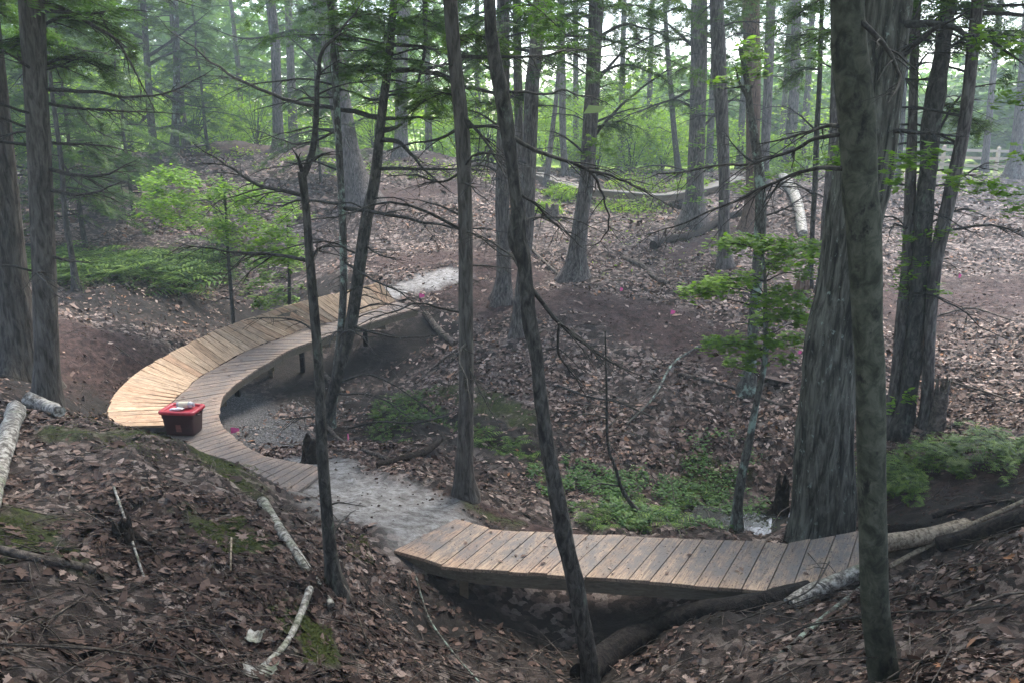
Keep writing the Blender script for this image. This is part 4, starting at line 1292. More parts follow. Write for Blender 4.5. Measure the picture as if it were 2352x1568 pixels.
limbs(L_R3, [([(1606,300),(1680,230),(1740,200)],7,1,10,.8), ([(1600,200),(1540,230),(1460,260),(1400,290)],7,1,12,.8), ([(1603,120),(1540,60),(1480,30)],7,1,10,.8), ([(1596,400),(1520,380),(1440,390)],5,1,10,.6)])
limbs(L_LI, [([(1722,235),(1700,195),(1690,160),(1680,140)],8,0,4,.3), ([(1728,200),(1700,200),(1660,205)],7,0,3,.3), ([(1740,380),(1700,350),(1660,300)],6,-.5,7,.5), ([(1748,470),(1800,420),(1870,380)],6,.5,8,.5), ([(1745,500),(1800,480),(1900,420)],5,.5,8,.5)])
limbs(L_T5, [([(118,200),(160,230),(220,300),(300,330)],5,.6,9,.6), ([(140,370),(180,420),(260,450)],5,.6,8,.5), ([(150,480),(220,520),(290,560)],4,.6,8,.4), ([(100,60),(170,110),(280,130)],5,.8,10,.6), ([(104,100),(60,160),(10,220)],5,.6,8,.5)])
limbs(L_T3, [([(340,130),(400,90),(490,20)],8,.6,8,.8), ([(346,260),(300,300),(240,320)],7,.6,8,.8), ([(352,320),(420,340),(500,330)],6,.8,8,.8), ([(336,100),(260,110),(180,90)],7,.6,10,.9), ([(343,200),(430,240),(520,250)],7,1,10,.9)])
limbs(L_FAT, [([(780,200),(700,120),(640,60)],8,1,10,1.0), ([(775,160),(840,110),(900,90)],8,1,8,.9), ([(790,300),(720,300),(620,330)],7,-1,12,.9), ([(770,120),(690,80),(560,90),(480,60)],9,-1,14,1.0)])
limbs(L_R1, [([(1156,300),(1100,260),(1040,250)],6,1,8,.7), ([(1155,400),(1100,380),(1020,400)],6,1,9,.7), ([(1156,180),(1080,130),(1000,90)],7,1,10,.8)])
limbs(L_TH, [([(1874,300),(1830,260),(1790,240)],5,0,8,.5), ([(1872,420),(1920,380),(1960,300)],4,.5,6,.5), ([(1871,450),(1820,420),(1770,430)],4,0,7,.4)])


def green_limb(label, px, w, dd=0.0, seed=0, n_tw=22, tl=.8, fs=.15):
    """a living hemlock bough read from the photograph: needle sprays hang from every twig"""
    th, C, R = TREES[label]
    rng = np.random.default_rng(seed)
    q = at_y(px[0][0], px[0][1], C[:, 1].mean()); i = int(np.argmin(np.abs(C[:, 2] - q[2]))); y0 = C[i, 1]
    P = np.array([at_y(x, y, y0 + dd * k_ / max(1, len(px) - 1)) for k_, (x, y) in enumerate(px)])
    n = max(14, 4 * len(px)); Cc = wander(P, n, .006, rng)
    r0 = w * axis_depth(P[0]) / F / 2
    Rr = r0 * (1 - np.linspace(0, 1, n)) ** .8 + .002
    wd = MB(); tube(wd, Cc, Rr, 5); tws = twigs(wd, Cc, Rr, n_tw, tl, rng, droop=.35, lo=.1)
    nd = MB(); pos, yaw, ang = [], [], []
    for T in tws + [Cc]:
        d = T[-1] - T[0]; L = np.linalg.norm(d); a = math.atan2(d[1], d[0]); m = max(3, int(L / (fs * .4)))
        for t in np.linspace(.15, 1, m):
            f = t * (len(T) - 1); j = min(int(f), len(T) - 2); p = T[j] * (1 - f + j) + T[j + 1] * (f - j)
            for sd_ in (-1, 1): pos.append(p + rng.normal(0, .02, 3)); yaw.append(a - math.pi / 2 + sd_ * rng.uniform(.3, 1.0)); ang.append(a + math.pi / 2)
    pos = np.array(pos); m = len(pos)
    leaves(nd, pos, rotmats(m, np.array(yaw), rng.normal(.15, .35, m), np.array(ang)), fs * rng.uniform(.6, 1.2, m), FROND, rng.uniform(0, 1, m))
    o = part("bough", wd, M['twig_bark'], th); o["kind"] = "stuff"
    o2 = part("needles", nd, M['needle'], th); o2["kind"] = "stuff"


for q, (lb, px, w, dd) in enumerate([(L_R2, [(1368,90),(1430,60),(1500,70),(1570,110)], 9, 1), (L_R2, [(1362,180),(1430,150),(1500,170),(1560,215)], 8, 1), (L_R2, [(1368,40),(1310,30),(1260,60),(1220,110)], 8, -1), (L_R2, [(1350,300),(1420,280),(1490,300)], 6, .6),
     (L_R3, [(1606,110),(1560,90),(1500,110),(1450,150)], 8, 1), (L_R3, [(1606,60),(1660,50),(1700,80)], 8, -1), (L_R3, [(1604,200),(1650,190),(1690,220)], 7, .8), (L_R3, [(1600,250),(1540,230),(1470,270)], 7, .8),
     (L_R1, [(1156,120),(1100,130),(1050,170)], 8, 1), (L_R1, [(1156,60),(1090,40),(1010,60)], 8, 1), (L_R1, [(1157,230),(1200,220),(1250,250)], 7, .8), (L_R1, [(1156,250),(1110,235),(1050,260)], 7, 1),
     (L_TH, [(1885,100),(1850,80),(1800,100)], 6, .5), (L_TH, [(1884,60),(1920,90),(1950,140)], 5, .5), (L_BI, [(2165,120),(2230,80),(2300,70),(2370,90)], 8, 1.2), (L_BI, [(2172,40),(2230,10),(2300,20)], 8, 1), (L_BI, [(2150,230),(2210,260),(2280,300)], 6, 1), (L_BI, [(2140,100),(2100,80),(2070,110)], 5, .8),
     (L_FAT, [(760,110),(690,70),(610,90),(560,130)], 9, -1.5), (L_FAT, [(780,230),(720,200),(640,220)], 8, -1.5), (L_FAT, [(770,150),(850,110),(920,140)], 8, -1), (L_FAT, [(790,300),(850,270),(920,300)], 6, -1),
     (L_LEAN, [(900,60),(960,40),(1020,70)], 8, .8), (L_LEAN, [(890,180),(840,150),(780,170)], 7, 1), (L_LEAN, [(885,220),(950,215),(1010,260)], 6, .8), (L_T1, [(90,60),(150,40),(240,60),(320,110)], 9, 1.2), (L_T1, [(98,150),(170,130),(260,160)], 8, 1), (L_T1, [(85,100),(40,90),(-20,120)], 8, .5),
     (L_T3, [(340,150),(410,120),(490,150)], 8, .8), (L_T3, [(335,90),(270,70),(200,110)], 8, .8), (L_T3, [(350,300),(420,290),(480,330)], 7, .8), (L_T3, [(345,230),(280,230),(220,270)], 7, .8), (L_T5, [(120,210),(180,240),(250,300)], 5, .6), (L_T5, [(146,430),(200,440),(260,490)], 5, .6), (L_T5, [(135,330),(190,340),(260,380)], 5, .6),
     (L_R2, [(1372,20),(1440,10),(1520,30)], 7, 1), (L_R2, [(1360,120),(1300,110),(1240,160)], 6, -1), (L_R3, [(1606,30),(1550,20),(1490,50)], 7, .8), (L_R3, [(1606,150),(1560,160),(1520,200)], 6, .8), (L_R3, [(1606,90),(1650,110),(1690,150)], 6, .8), (L_TH, [(1887,30),(1840,20),(1780,50)], 5, .5), (L_TH, [(1880,160),(1840,160),(1800,200)], 5, .5),
     (L_MID, [(1040,90),(1090,80),(1140,110)], 6, .8), (L_MID, [(1050,220),(1000,215),(950,250)], 6, 1)]):
    green_limb(lb, px, w, dd, 1200 + q)

# ------------------------------------------------------------------ understorey
def bush(label, px, py, d, w, h, name, cat, seed, mt='bush_leaf', n=60, per=40, size=.10, group=None, tmpl=OVAL_UP, flat=.4, lift=0.0, snap=True):
    """a bush seen w wide and h tall, its foot at the reading (px, py) or out at distance d"""
    p = at(px, py, d)
    gz_ = float(H(p[0:1], p[1:2])[0])
    base = np.array([p[0], p[1], gz_ if snap else p[2]])
    rx = w * d / F / 2; rz = h * d / F
    th = thing(name, label, cat, base, group)
    me, wd = leafy_crown_mesh("foliage", rx, rz, n, per, size, seed, M[mt], tmpl, flat)
    obj("foliage", me, th, (0, 0, lift)); obj("stem", wd, th, (0, 0, lift * .0))
    return th


def spray(mb, cen, R, n, size, tmpl, rng, thick=.06, droop=.2, ecc=1.0, ang=0.0, tilt=.3):
    """one flat, layered spray of leaves"""
    a = rng.uniform(0, 2 * np.pi, n); q = np.sqrt(rng.uniform(0, 1, n))
    k = .75 + .25 * np.sin(a * 3 + rng.uniform(0, 6))
    x = np.cos(a) * q * R * k; y = np.sin(a) * q * R * ecc * k
    c, s = math.cos(ang), math.sin(ang)
    P = np.column_stack([x * c - y * s, x * s + y * c, -droop * (x * x + y * y) / max(R, .01) + rng.normal(0, thick, n)]) + cen
    Rm = rotmats(n, a + rng.normal(0, .5, n), rng.normal(.1, tilt, n), rng.uniform(0, 6.28, n))
    leaves(mb, P, Rm, size * rng.uniform(.6, 1.25, n), tmpl, rng.uniform(0, 1, n))


# the small maple on the right, its sprays in tiers
L_MAP = "young maple with tiers of bright green leaves left of the big oak"
maple = tree(L_MAP, [(1748,548,5),(1757,640,8),(1758,740,10),(1760,800,12),(1752,860,13),(1743,900,14),(1732,950,15),(1722,1010,17),(1706,1080,20),(1695,1150,22),(1692,1215,27)],
             'lichen_bark', name="maple_sapling", crown=None, top=4, nbr=0, cut=True, seed=50, flare=1.3)
rng = np.random.default_rng(50)
mb = MB(); Ym = TREES[L_MAP][1][:, 1].mean()
for (x, y, w, dy, n) in [(1700,552,75,.2,90),(1762,556,90,-.1,120),(1850,560,80,.3,110),(1810,585,95,-.3,110),(1868,575,45,0,40),(1632,662,55,.1,60),(1660,655,60,.4,60),(1700,640,50,-.3,40),(1600,672,40,0,34),(1575,668,34,.2,26),(1650,648,60,-.4,60),(1665,560,60,.1,50),(1640,790,45,-.2,36),
                         (1720,640,60,.2,50),(1800,672,70,0,80),(1760,690,60,-.3,60),(1840,690,55,.3,60),(1810,720,70,-.2,80),(1745,735,45,.2,40),(1850,735,40,.1,40),(1690,785,70,0,90),(1640,782,40,.2,30),
                         (1760,785,60,-.2,60),(1820,775,55,.2,60),(1735,812,40,.1,40),(1800,820,35,0,24),(1722,842,30,0,22),(1680,830,30,.2,20),(1845,625,40,.2,40),(1775,610,45,.1,40)]:
    c = at_y(x, y, Ym + dy); R_ = w * axis_depth(c) / F * .9
    spray(mb, c, R_, int(n * 2.0), .09, MAPLE, rng, .05, .22, 1.0)
    C_, _r = TREES[L_MAP][1], 0
    i = int(np.argmin(np.abs(C_[:, 2] - (c[2] - .12))))
    tb = MB()
    dead_branch(maple, [C_[i], (C_[i] + c) / 2 + [0, 0, .04], c], .007, M['twig_bark'], 8, 4, .3, int(x), .01)
part("foliage", mb, M['maple_leaf'], maple)


def twig_leaves(label_tree, rows, size=.085, tmpl=MAPLE, mt='maple_leaf', nm="leafy_spray"):
    th, C, R = TREES[label_tree]
    for (x, y, w, dy, n) in rows:
        mb = MB()
        c = at_y(x, y, C[:, 1].mean() + dy); spray(mb, c, w * axis_depth(c) / F, int(n * 1.6), size * 1.2, tmpl, rng, .05, .25)
        part(nm, mb, M[mt], th)["kind"] = "stuff"


twig_leaves(L_BI, [(2085,545,30,-.2,26),(2165,530,38,-.2,40),(2150,555,25,-.1,22),(2080,590,25,-.1,20),(2075,625,28,-.2,26),(2110,610,14,-.2,8),(2065,662,30,-.2,22),(2150,665,36,-.2,34),(2130,600,22,-.1,14),(2090,910,22,-.2,20),(2040,930,26,-.3,26)], .075, OVAL_UP)
twig_leaves(L_OAK, [(2060,370,55,-1.5,40),(2110,362,50,-1.5,40),(2140,350,30,-1.5,18),(2060,415,40,-1.3,26),(2195,410,60,-1.5,44),(2260,425,60,-1.5,44),(2320,440,50,-1.5,38),(1905,370,40,-.6,36),(1925,350,20,-.6,12),(2280,95,70,-1,50),(2330,110,50,-1,40),(2240,85,30,-1,22),(2340,210,50,-1,34),(2310,235,40,-1,24),(2330,480,40,-1.5,24),(2352,350,40,-1.5,20)], .068, MAPLE)
twig_leaves(L_R2, [(1375,322,45,-1,40),(1350,355,30,-1,22),(1400,345,40,-1,30)], .12, MAPLE)
twig_leaves(L_R3, [(1600,250,60,-1,50),(1640,300,60,-1,50),(1590,330,50,-1,40),(1620,380,60,-1,50),(1570,430,60,-1,50),(1610,460,45,-1,40),(1560,400,40,-1,30)], .12, OVAL_UP)
twig_leaves(L_LI, [(1715,100,35,0,34),(1740,130,35,0,34),(1700,160,45,0,40),(1665,185,45,0,40),(1750,170,30,0,24),(1760,400,40,.3,30),(1820,380,40,.3,30),(1700,430,50,.2,34),(1850,360,30,.3,20)], .11, OVAL_UP)

# light green sapling left of centre
L_SG = "light green sapling with broad layered leaves on the left bank"
sg_ = tree(L_SG, [(508,400,4),(515,430,5),(520,500,6),(523,570,7),(533,700,9)], 'twig_bark', Y=15.9, name="leafy_sapling", crown=None, top=3, nbr=3, cut=True, seed=60, brl=.6, flare=1.1)
mb = MB(); Ys = TREES[L_SG][1][:, 1].mean()
for q in range(120):
    t = rng.uniform(0, 1)
    x = 330 + 350 * rng.uniform(0, 1); ymid = 385 + (x - 330) * .26
    y = ymid + rng.uniform(-22, 105 + (x - 330) * .10)
    c = at_y(x, y, Ys + rng.uniform(-1.1, 1.1)); spray(mb, c, rng.uniform(.2, .45), rng.integers(50, 90), .10, OVAL_UP, rng, .05, .25)
for q in range(26):
    x = rng.uniform(560, 705); y = rng.uniform(540, 600) + (705 - x) * .1
    c = at_y(x, y, Ys + rng.uniform(-.8, .8)); spray(mb, c, rng.uniform(.15, .3), 44, .11, OVAL_UP, rng, .03, .2)
part("foliage", mb, M['maple_leaf'], sg_)
for q in range(12):
    Cc = TREES[L_SG][1]; x = rng.uniform(350, 680)
    e = at_y(x, 400 + (x - 330) * .27 + rng.uniform(0, 60), Ys + rng.uniform(-.8, .8))
    dead_branch(sg_, [Cc[-1 - q % 9], (Cc[-5] + e) / 2 + [0, 0, .1], e], .009, M['twig_bark'], 8, 5, .4, 700 + q, .01)
L_S2 = "small sapling with rounded dark green leaves behind the banked boards"
s2 = tree(L_S2, [(660,500,4),(661,555,5),(664,620,7),(665,712,9)], 'twig_bark', Y=17.2, name="leafy_sapling", crown=None, top=3, nbr=3, cut=True, seed=61, brl=.5, flare=1.1)
mb = MB()
for q in range(34):
    c = at_y(rng.uniform(570, 690), rng.uniform(585, 710), TREES[L_S2][1][:, 1].mean() + rng.uniform(-.8, .8)); spray(mb, c, rng.uniform(.12, .3), 46, .11, OVAL_UP, rng, .05, .2)
part("foliage", mb, M['fern'], s2)

# hemlock saplings whose green skirts fill the upper left
HSL = [("dense dark green hemlock sapling beside the thick left trunk", 190, 520, 21, 1.5), ("drooping hemlock sapling behind the leaning grey upper-left trunk", 130, 420, 26, 1.7),
       ("feathery hemlock between the two thin upper-left trunks", 300, 430, 24, 1.35),
       ("dim hemlock at the far left edge behind the ragged trunk", 10, 480, 20, 1.5), ("dark hemlock on the far bank behind the pale slim trunk", 480, 372, 31, 1.5),
       ("hemlock sapling before the broad pale trunk", 735, 390, 28, 1.1),
       ("tall dim hemlock beyond the thick left trunk", 80, 370, 32, 2.1)]
for q, (lb, x, y, d, s_) in enumerate(HSL):
    p = at(x, y, d); gz_ = float(H(p[0:1], p[1:2])[0]); b_ = np.array([p[0], p[1], gz_])
    th = thing("hemlock_sapling", lb, "tree", b_)
    mb = MB(); C_ = wander([b_ - [0, 0, .1], b_ + [0, 0, 2.5 * s_], b_ + [.1, 0, 5.0 * s_]], 20, .004)
    tube(mb, C_, np.linspace(.05 * s_, .006, 20), 8); part("trunk", mb, M['dark_bark'], th)
    add_crown(th, HS[q % 2], b_ + [0, 0, .55 * s_], q * 1.3, (s_, s_ * 1.05))

# taller hemlocks closing the upper left and the middle distance
HTL = [("big hemlock with full drooping boughs at the upper left corner", 20, 380, 24, 'H', 1.0, 12, 2.2), ("big hemlock with full boughs behind the left bank", 430, 352, 33, 'H', 1.15, 14, 2.6),
       ("big hemlock behind the dirt mound", 560, 300, 42, 'H', 1.1, 15, 4.0), ("distant hemlock right of the bright gap", 735, 300, 44, 'H', 1.2, 16, 3.5),
       ("distant hemlock over the middle of the mound", 860, 300, 50, 'H', 1.3, 17, 4.0)]
for q, (lb, x, y, d, kd, s_, tp, cz) in enumerate(HTL):
    p = at(x, y, d); gz_ = float(H(p[0:1], p[1:2])[0]); b_ = np.array([p[0], p[1], gz_])
    th = thing("hemlock_tree", lb, "tree", b_)
    mb = MB(); C_ = wander([b_ - [0, 0, .2], b_ + [0, 0, tp * .5], b_ + [.2, 0, tp]], 26, .003)
    tube(mb, C_, np.linspace(.2, .02, 26), 12); part("trunk", mb, M[TB], th)
    add_crown(th, HC[q % 3], b_ + [0, 0, cz], q * 2.1, (s_, (tp - cz) / 8))

# unseen hemlocks, added over the near slope to keep it in shade
for q, (lb, x, y, s_, tp, cz) in enumerate([("unseen tall hemlock on the slope above the left mound", -4.2, 2.2, 1.8, 12, 4.2), ("unseen tall hemlock at the top of the near bank, to the right", 4.4, 1.2, 1.65, 12, 4.6), ("unseen tall hemlock directly up the slope behind the near bank", -.8, -2.4, 1.85, 13, 4.4),
                                    ("unseen tall hemlock left of the mound, above the leaning birch", -7.5, 6.0, 1.65, 13, 4.6), ("unseen tall hemlock right of the beech on the near bank", 7.0, 5.0, 1.5, 13, 5.0), ("tall hemlock right of the gully's right bank", 9.5, 9.5, 1.2, 14, 5.4)]):
    gz_ = float(H(np.array([x]), np.array([y]))[0]); b_ = np.array([x, y, gz_])
    th = thing("hemlock_tree", lb, "tree", b_)
    mb = MB(); C_ = wander([b_ - [0, 0, .2], b_ + [0, 0, tp * .5], b_ + [.2, 0, tp]], 26, .003)
    tube(mb, C_, np.linspace(.19, .02, 26), 12); part("trunk", mb, M['brown_bark'], th)
    add_crown(th, HC[q % 3], b_ + [0, 0, cz], q * 1.7, (s_, (tp - cz) / 8))

# bushes beyond: sunlit understorey
G1 = "sunlit bushes behind the dirt mounds"
B1 = "sunlit yellow-green bush behind the dirt mounds"
ORD = [", " + w_ + " from the left" for w_ in "first second third fourth fifth sixth seventh eighth ninth tenth eleventh twelfth thirteenth".split()]
ROW1 = [(420,300,40,150,120),(520,300,39,150,110),(600,296,42,130,90),(700,300,41,130,75),(780,305,42,120,70),(860,310,40,140,85),(960,322,40,150,80),(1060,332,40,140,90),(340,305,42,150,130),
                                     (250,320,44,160,120),(130,320,46,180,130),(30,320,44,170,130)]
for q, (x, y, d, w, h) in enumerate(ROW1):
    _o = sorted(v_[0] for v_ in ROW1).index(x)
    bush(B1 + ORD[_o], x, y + 15, d, w * 1.15, h * 1.5, "bush", "bush", 200 + q, 'bush_leaf', 46, 60, .17, G1, QUAD)
G2 = "green bushes around the far boardwalk"
B2 = "leafy green bush behind the far boardwalk"
ROW2 = [(1130,380,37,120,150),(1200,380,38,130,170),(1290,385,36,130,170),(1370,400,35,150,190),(1450,405,35,150,180),(1520,400,36,140,130),(1640,380,38,150,120),(1560,370,41,150,150),(1420,370,42,180,170),(1250,360,43,180,160),(1720,370,40,130,110),(1790,372,40,100,70)]
for q, (x, y, d, w, h) in enumerate(ROW2):
    _o = sorted(v_[0] for v_ in ROW2).index(x)
    bush(B2 + ORD[_o], x, y, d, w, h, "bush", "bush", 230 + q, 'bush_leaf', 50, 60, .15, G2, QUAD)
for q, (lb, x, y, d, w, h) in enumerate([("low green bush growing beneath the middle of the far boardwalk", 1440,478,28.2,170,36), ("small bush under the left end of the far boardwalk", 1290,445,29,90,34),
                                         ("yellow-green bush just above the sag of the far boardwalk", 1450,430,30.5,130,60), ("leafy bush left of the far boardwalk's right end", 1590,430,30,90,44),
                                         ("dull green bush beside the pale fallen birch", 1800,420,31,120,45), ("low yellow-green shrub left of the ridge-crest trunk", 1255,500,26,70,30)]):
    bush(lb, x, y, d, w, h, "bush", "bush", 250 + q, 'bush_leaf' if q != 4 else 'far_leaf', 40, 44, .10, None, QUAD)
B3 = "soft green bush at the field's edge, right side"
for q, (x, y, d, w, h) in enumerate([(1880,350,44,130,130),(1960,345,46,150,140),(2040,345,48,140,150),(2110,345,50,130,120),(2180,340,58,160,100),(2270,335,60,170,95),(2352,335,58,150,100)]):
    bush(B3 + ORD[q], x, y, d, w, h, "bush", "bush", 260 + q, 'far_leaf', 46, 50, .2, "bushes at the edge of the field", QUAD)

for q, (lb, x, y, d, w, h) in enumerate([("young beech with airy lime-green leaves among the upper-left hemlocks", 190, 352, 29, 230, 230), ("lime-green young beech right of the thin upper-left trunk", 450, 350, 33, 250, 210), ("young beech with pale green leaves at the far left", 30, 400, 26, 200, 260),
                                         ("airy green young beech behind the leaning grey trunk", 300, 345, 34, 220, 250), ("light green young beech at the foot of the crest trunk", 590, 335, 36, 200, 170), ("young beech in full light between the broad pale trunk and the leaning trunk", 860, 325, 36, 190, 230),
                                         ("young beech in full light right of the straight brown trunk", 1120, 350, 36, 170, 240), ("tall airy young beech above the far boardwalk", 1440, 390, 37, 220, 270), ("airy young beech left of the big oak, beyond the hillside", 1850, 380, 34, 150, 210)]):
    bush(lb, x, y, d, w, h, "beech_sapling", "tree", 280 + q, 'bush_leaf', 60, 26, .16, None, QUAD, .25)

# far wood as one mass, ringing the field
mb = MB(); pos, sz = [], []
rg = np.random.default_rng(77)
for q in range(230):
    a = math.radians(rg.uniform(-46, 46)); r = rg.uniform(52, 95)
    rel = math.degrees(a)
    x, y = r * math.sin(a), r * math.cos(a)
    hgt = rg.uniform(4.5, 7.6) if rel > -4 else rg.uniform(10, 17)
    if 17 < rel < 40: hgt = rg.uniform(4.5, 8)
    rad = rg.uniform(2.2, 4.2)
    n = 460
    u = rg.normal(0, 1, (n, 3)); u /= np.linalg.norm(u, axis=1)[:, None]; u *= rg.uniform(.4, 1, (n, 1)) ** .5
    lump = 1 + .3 * vnoise(u[:, 0] * 2 + q, u[:, 1] * 2, u[:, 2] * 2, seed=q)
    P = np.column_stack([x + u[:, 0] * rad * lump, y + u[:, 1] * rad * lump, CAMZ - 2 + hgt * .5 + u[:, 2] * hgt * .54 * lump])
    P = P[P[:, 2] > CAMZ - 2]
    pos.append(P); sz.append(np.full(len(P), rg.uniform(0, .45)))
pos = np.vstack(pos); g = np.concatenate(sz) + rg.uniform(0, .5, len(pos)); n = len(pos)
leaves(mb, pos, rotmats(n, rg.uniform(0, 6.28, n), rg.normal(0, .6, n), rg.uniform(0, 6.28, n)), rg.uniform(.45, 1.0, n), QUAD, g)
fw = obj("far_wood", mb.mesh("far_wood", M['far_leaf'])); tag(fw, "hazy green wood closing the view beyond the field", "wood", kind="stuff")

# ------------------------------------------------------------------ ferns and ground cover
def fern_mesh(seed, nf=8, L=.45):
    r_ = np.random.default_rng(seed); mb = MB()
    for k in range(nf):
        a = k / nf * 6.28 + r_.uniform(-.3, .3); l = L * r_.uniform(.7, 1.15); m = 13
        t = np.linspace(0, 1, m)
        rise = r_.uniform(.55, .9)
        ax = np.array([math.cos(a), math.sin(a), 0]); sd_ = np.array([-ax[1], ax[0], 0])
        P = ax * (l * t)[:, None] + np.array([0, 0, 1]) * (l * (rise * t - .75 * t ** 2))[:, None]
        v, f = [], []
        for i in range(1, m):
            w = l * .22 * math.sin(min(1, t[i] * 1.15 + .12) * math.pi) + .006
            for s_ in (-1, 1):
                b0 = len(v); q = P[i]
                v += [q, q + sd_ * s_ * w + ax * w * .35 - [0, 0, w * .25], q + ax * l * .055]
                f.append((b0, b0 + 1, b0 + 2))
        mb.add(np.array(v), np.array(f), r_.uniform(0, 1, len(f)))
        tube(mb, P, np.linspace(.004, .001, m), 3, cap=False, r=.1)
    return mb.mesh("frond", M['fern'], smooth=False)


FM = [fern_mesh(s_, 8 + s_ % 3) for s_ in range(4)]


def ferns(label, group, spots, sc=(.8, 1.3)):
    for (x, y) in spots:
        p = gpx(x, y)
        th = thing("fern", label, "fern", p, group)
        o = obj("frond", FM[rng.integers(0, 4)], th); s_ = rng.uniform(*sc); o.scale = (s_, s_, s_); o.rotation_euler = (0, 0, rng.uniform(0, 6.28))


sp_ = []
for q in range(120):
    x = rng.uniform(45, 520); y = 606 + 34 * vnoise(x * .02, 0., seed=4) + rng.uniform(-14, 46)
    sp_.append((x, y))
ferns("green fern in the thick patch left of the banked boards", "ferns behind the dirt slope", sp_, (1.3, 3.0))
ferns("fern in the damp gully beyond the near bridge", "ferns in the gully",
      [(1105,1010),(1130,1030),(1160,1040),(1190,1050),(1215,1045),(1180,1020),(1100,985),(1340,1165),(1370,1185),(1410,1175),(1440,1190),(1390,1205),(1470,1205),(1500,1190),(1540,1200),(1350,1195),(1580,1150),(1600,1125),(1625,1140),(1240,1075),(1260,1095),(1550,1165),(1450,1150)], (.55, 1.0))


def cover(name, label, pxpoly, n, size, seed, mt='cover_leaf', tmpl=OVAL_UP, hmax=.14, cat="ground cover", kind="stuff", th=.35):
    r_ = np.random.default_rng(seed)
    P = np.array([gpx_s(*p) for p in pxpoly]); c = P.mean(0)
    lo, hi = P[:, :2].min(0), P[:, :2].max(0)
    q = r_.uniform(lo, hi, (n * 4, 2))
    # inside test
    ins = np.zeros(len(q), bool); m_ = len(P)
    for i in range(m_):
        a, b = P[i, :2], P[(i + 1) % m_, :2]
        cond = ((a[1] > q[:, 1]) != (b[1] > q[:, 1])) & (q[:, 0] < (b[0] - a[0]) * (q[:, 1] - a[1]) / (b[1] - a[1] + 1e-12) + a[0])
        ins ^= cond
    keep = ins & (polydist(q[:, 0], q[:, 1], [w_[:2] for w_ in WC]) > .2) & (fbm(q[:, 0] * 2.1, q[:, 1] * 2.1, octaves=3, seed=seed) > -th)
    q = q[keep][:n]; n = len(q)
    z = H(q[:, 0], q[:, 1]) + r_.uniform(.01, 1, n) ** 1.5 * hmax
    mb = MB()
    leaves(mb, np.column_stack([q, z]), rotmats(n, r_.uniform(0, 6.28, n), r_.normal(0, .45, n), r_.uniform(0, 6.28, n)), size * r_.uniform(.5, 1.3, n), tmpl, r_.uniform(0, 1, n))
    o = obj(name, mb.mesh(name, M[mt])); tag(o, label, cat, kind=kind)
    return o


cover("ground_cover", "low green plants carpeting the gully floor beyond the near bridge", [(1180,1060),(1300,1060),(1420,1090),(1560,1110),(1680,1150),(1700,1215),(1560,1225),(1420,1205),(1330,1180),(1230,1120)], 5200, .06, 1, th=.02)
cover("ground_cover", "dense low greenery in the hollow behind the banked boards", [(60,600),(300,575),(480,590),(540,620),(600,670),(480,690),(300,680),(150,660)], 1500, .15, 2, 'fern', FROND, .35, th=-.15)
cover("ground_cover", "mossy green growth around the foot of the maple sapling", [(1560,1060),(1680,1060),(1760,1180),(1830,1230),(1700,1225),(1600,1130)], 1500, .05, 3, th=.1)
cover("ground_cover", "dull bluish-green hemlock sprigs in the ditch left of the straight trunk", [(860,930),(1000,900),(1060,960),(1050,1050),(930,1040),(840,990)], 900, .13, 4, 'needle', FROND, .12, th=.1)
cover("ground_cover", "scattered seedlings on the hillside near the far boardwalk", [(1200,470),(1700,470),(1700,620),(1400,640),(1250,560)], 260, .10, 5, 'bush_leaf', OVAL_UP, .1, th=.0)
cover("ground_cover", "short green plants on the far bank around the dirt mounds", [(420,350),(640,352),(860,372),(1120,395),(1130,425),(900,410),(700,392),(450,385)], 1500, .15, 6, 'bush_leaf', QUAD, .16, th=.0)
cover("ground_cover", "low green plants at the field's near edge on the right", [(1720,405),(1900,395),(2200,400),(2330,405),(2300,430),(2100,440),(1800,430)], 900, .15, 7, 'bush_leaf', QUAD, .16, th=.0)
cover("ground_cover", "green leaves spilling down the bank below the small maple", [(1560,1000),(1680,990),(1760,1060),(1700,1110),(1600,1090)], 260, .07, 8, 'cover_leaf', OVAL_UP, .1, th=.0)
for q, (poly, n) in enumerate([([(130,985),(300,975),(450,1000),(600,1080),(560,1110),(400,1060),(200,1030)], 5200), ([(460,1190),(560,1185),(590,1240),(520,1280),(470,1250)], 1500), ([(690,1430),(760,1440),(770,1520),(700,1540)], 1500),
                               ([(0,1170),(60,1170),(90,1260),(0,1290)], 1200), ([(1570,1060),(1640,1060),(1660,1100),(1580,1100)], 900), ([(780,1180),(830,1200),(860,1290),(800,1280)], 900), ([(1000,870),(1200,950),(1240,1000),(1080,960)], 800)]):
    cover("moss", ["thin green moss along the crest of the left mound", "moss cushion on the left slope above the thin sticks", "bright moss cushion right of the birch stick at lower left", "moss at the far left of the foreground", "moss on the bank by the maple sapling", "moss strip beside the forked sapling", "moss on the slope below the ridge"][q],
          poly, n, .035, 20 + q, 'moss', FROND, .02, "moss", th=.1)

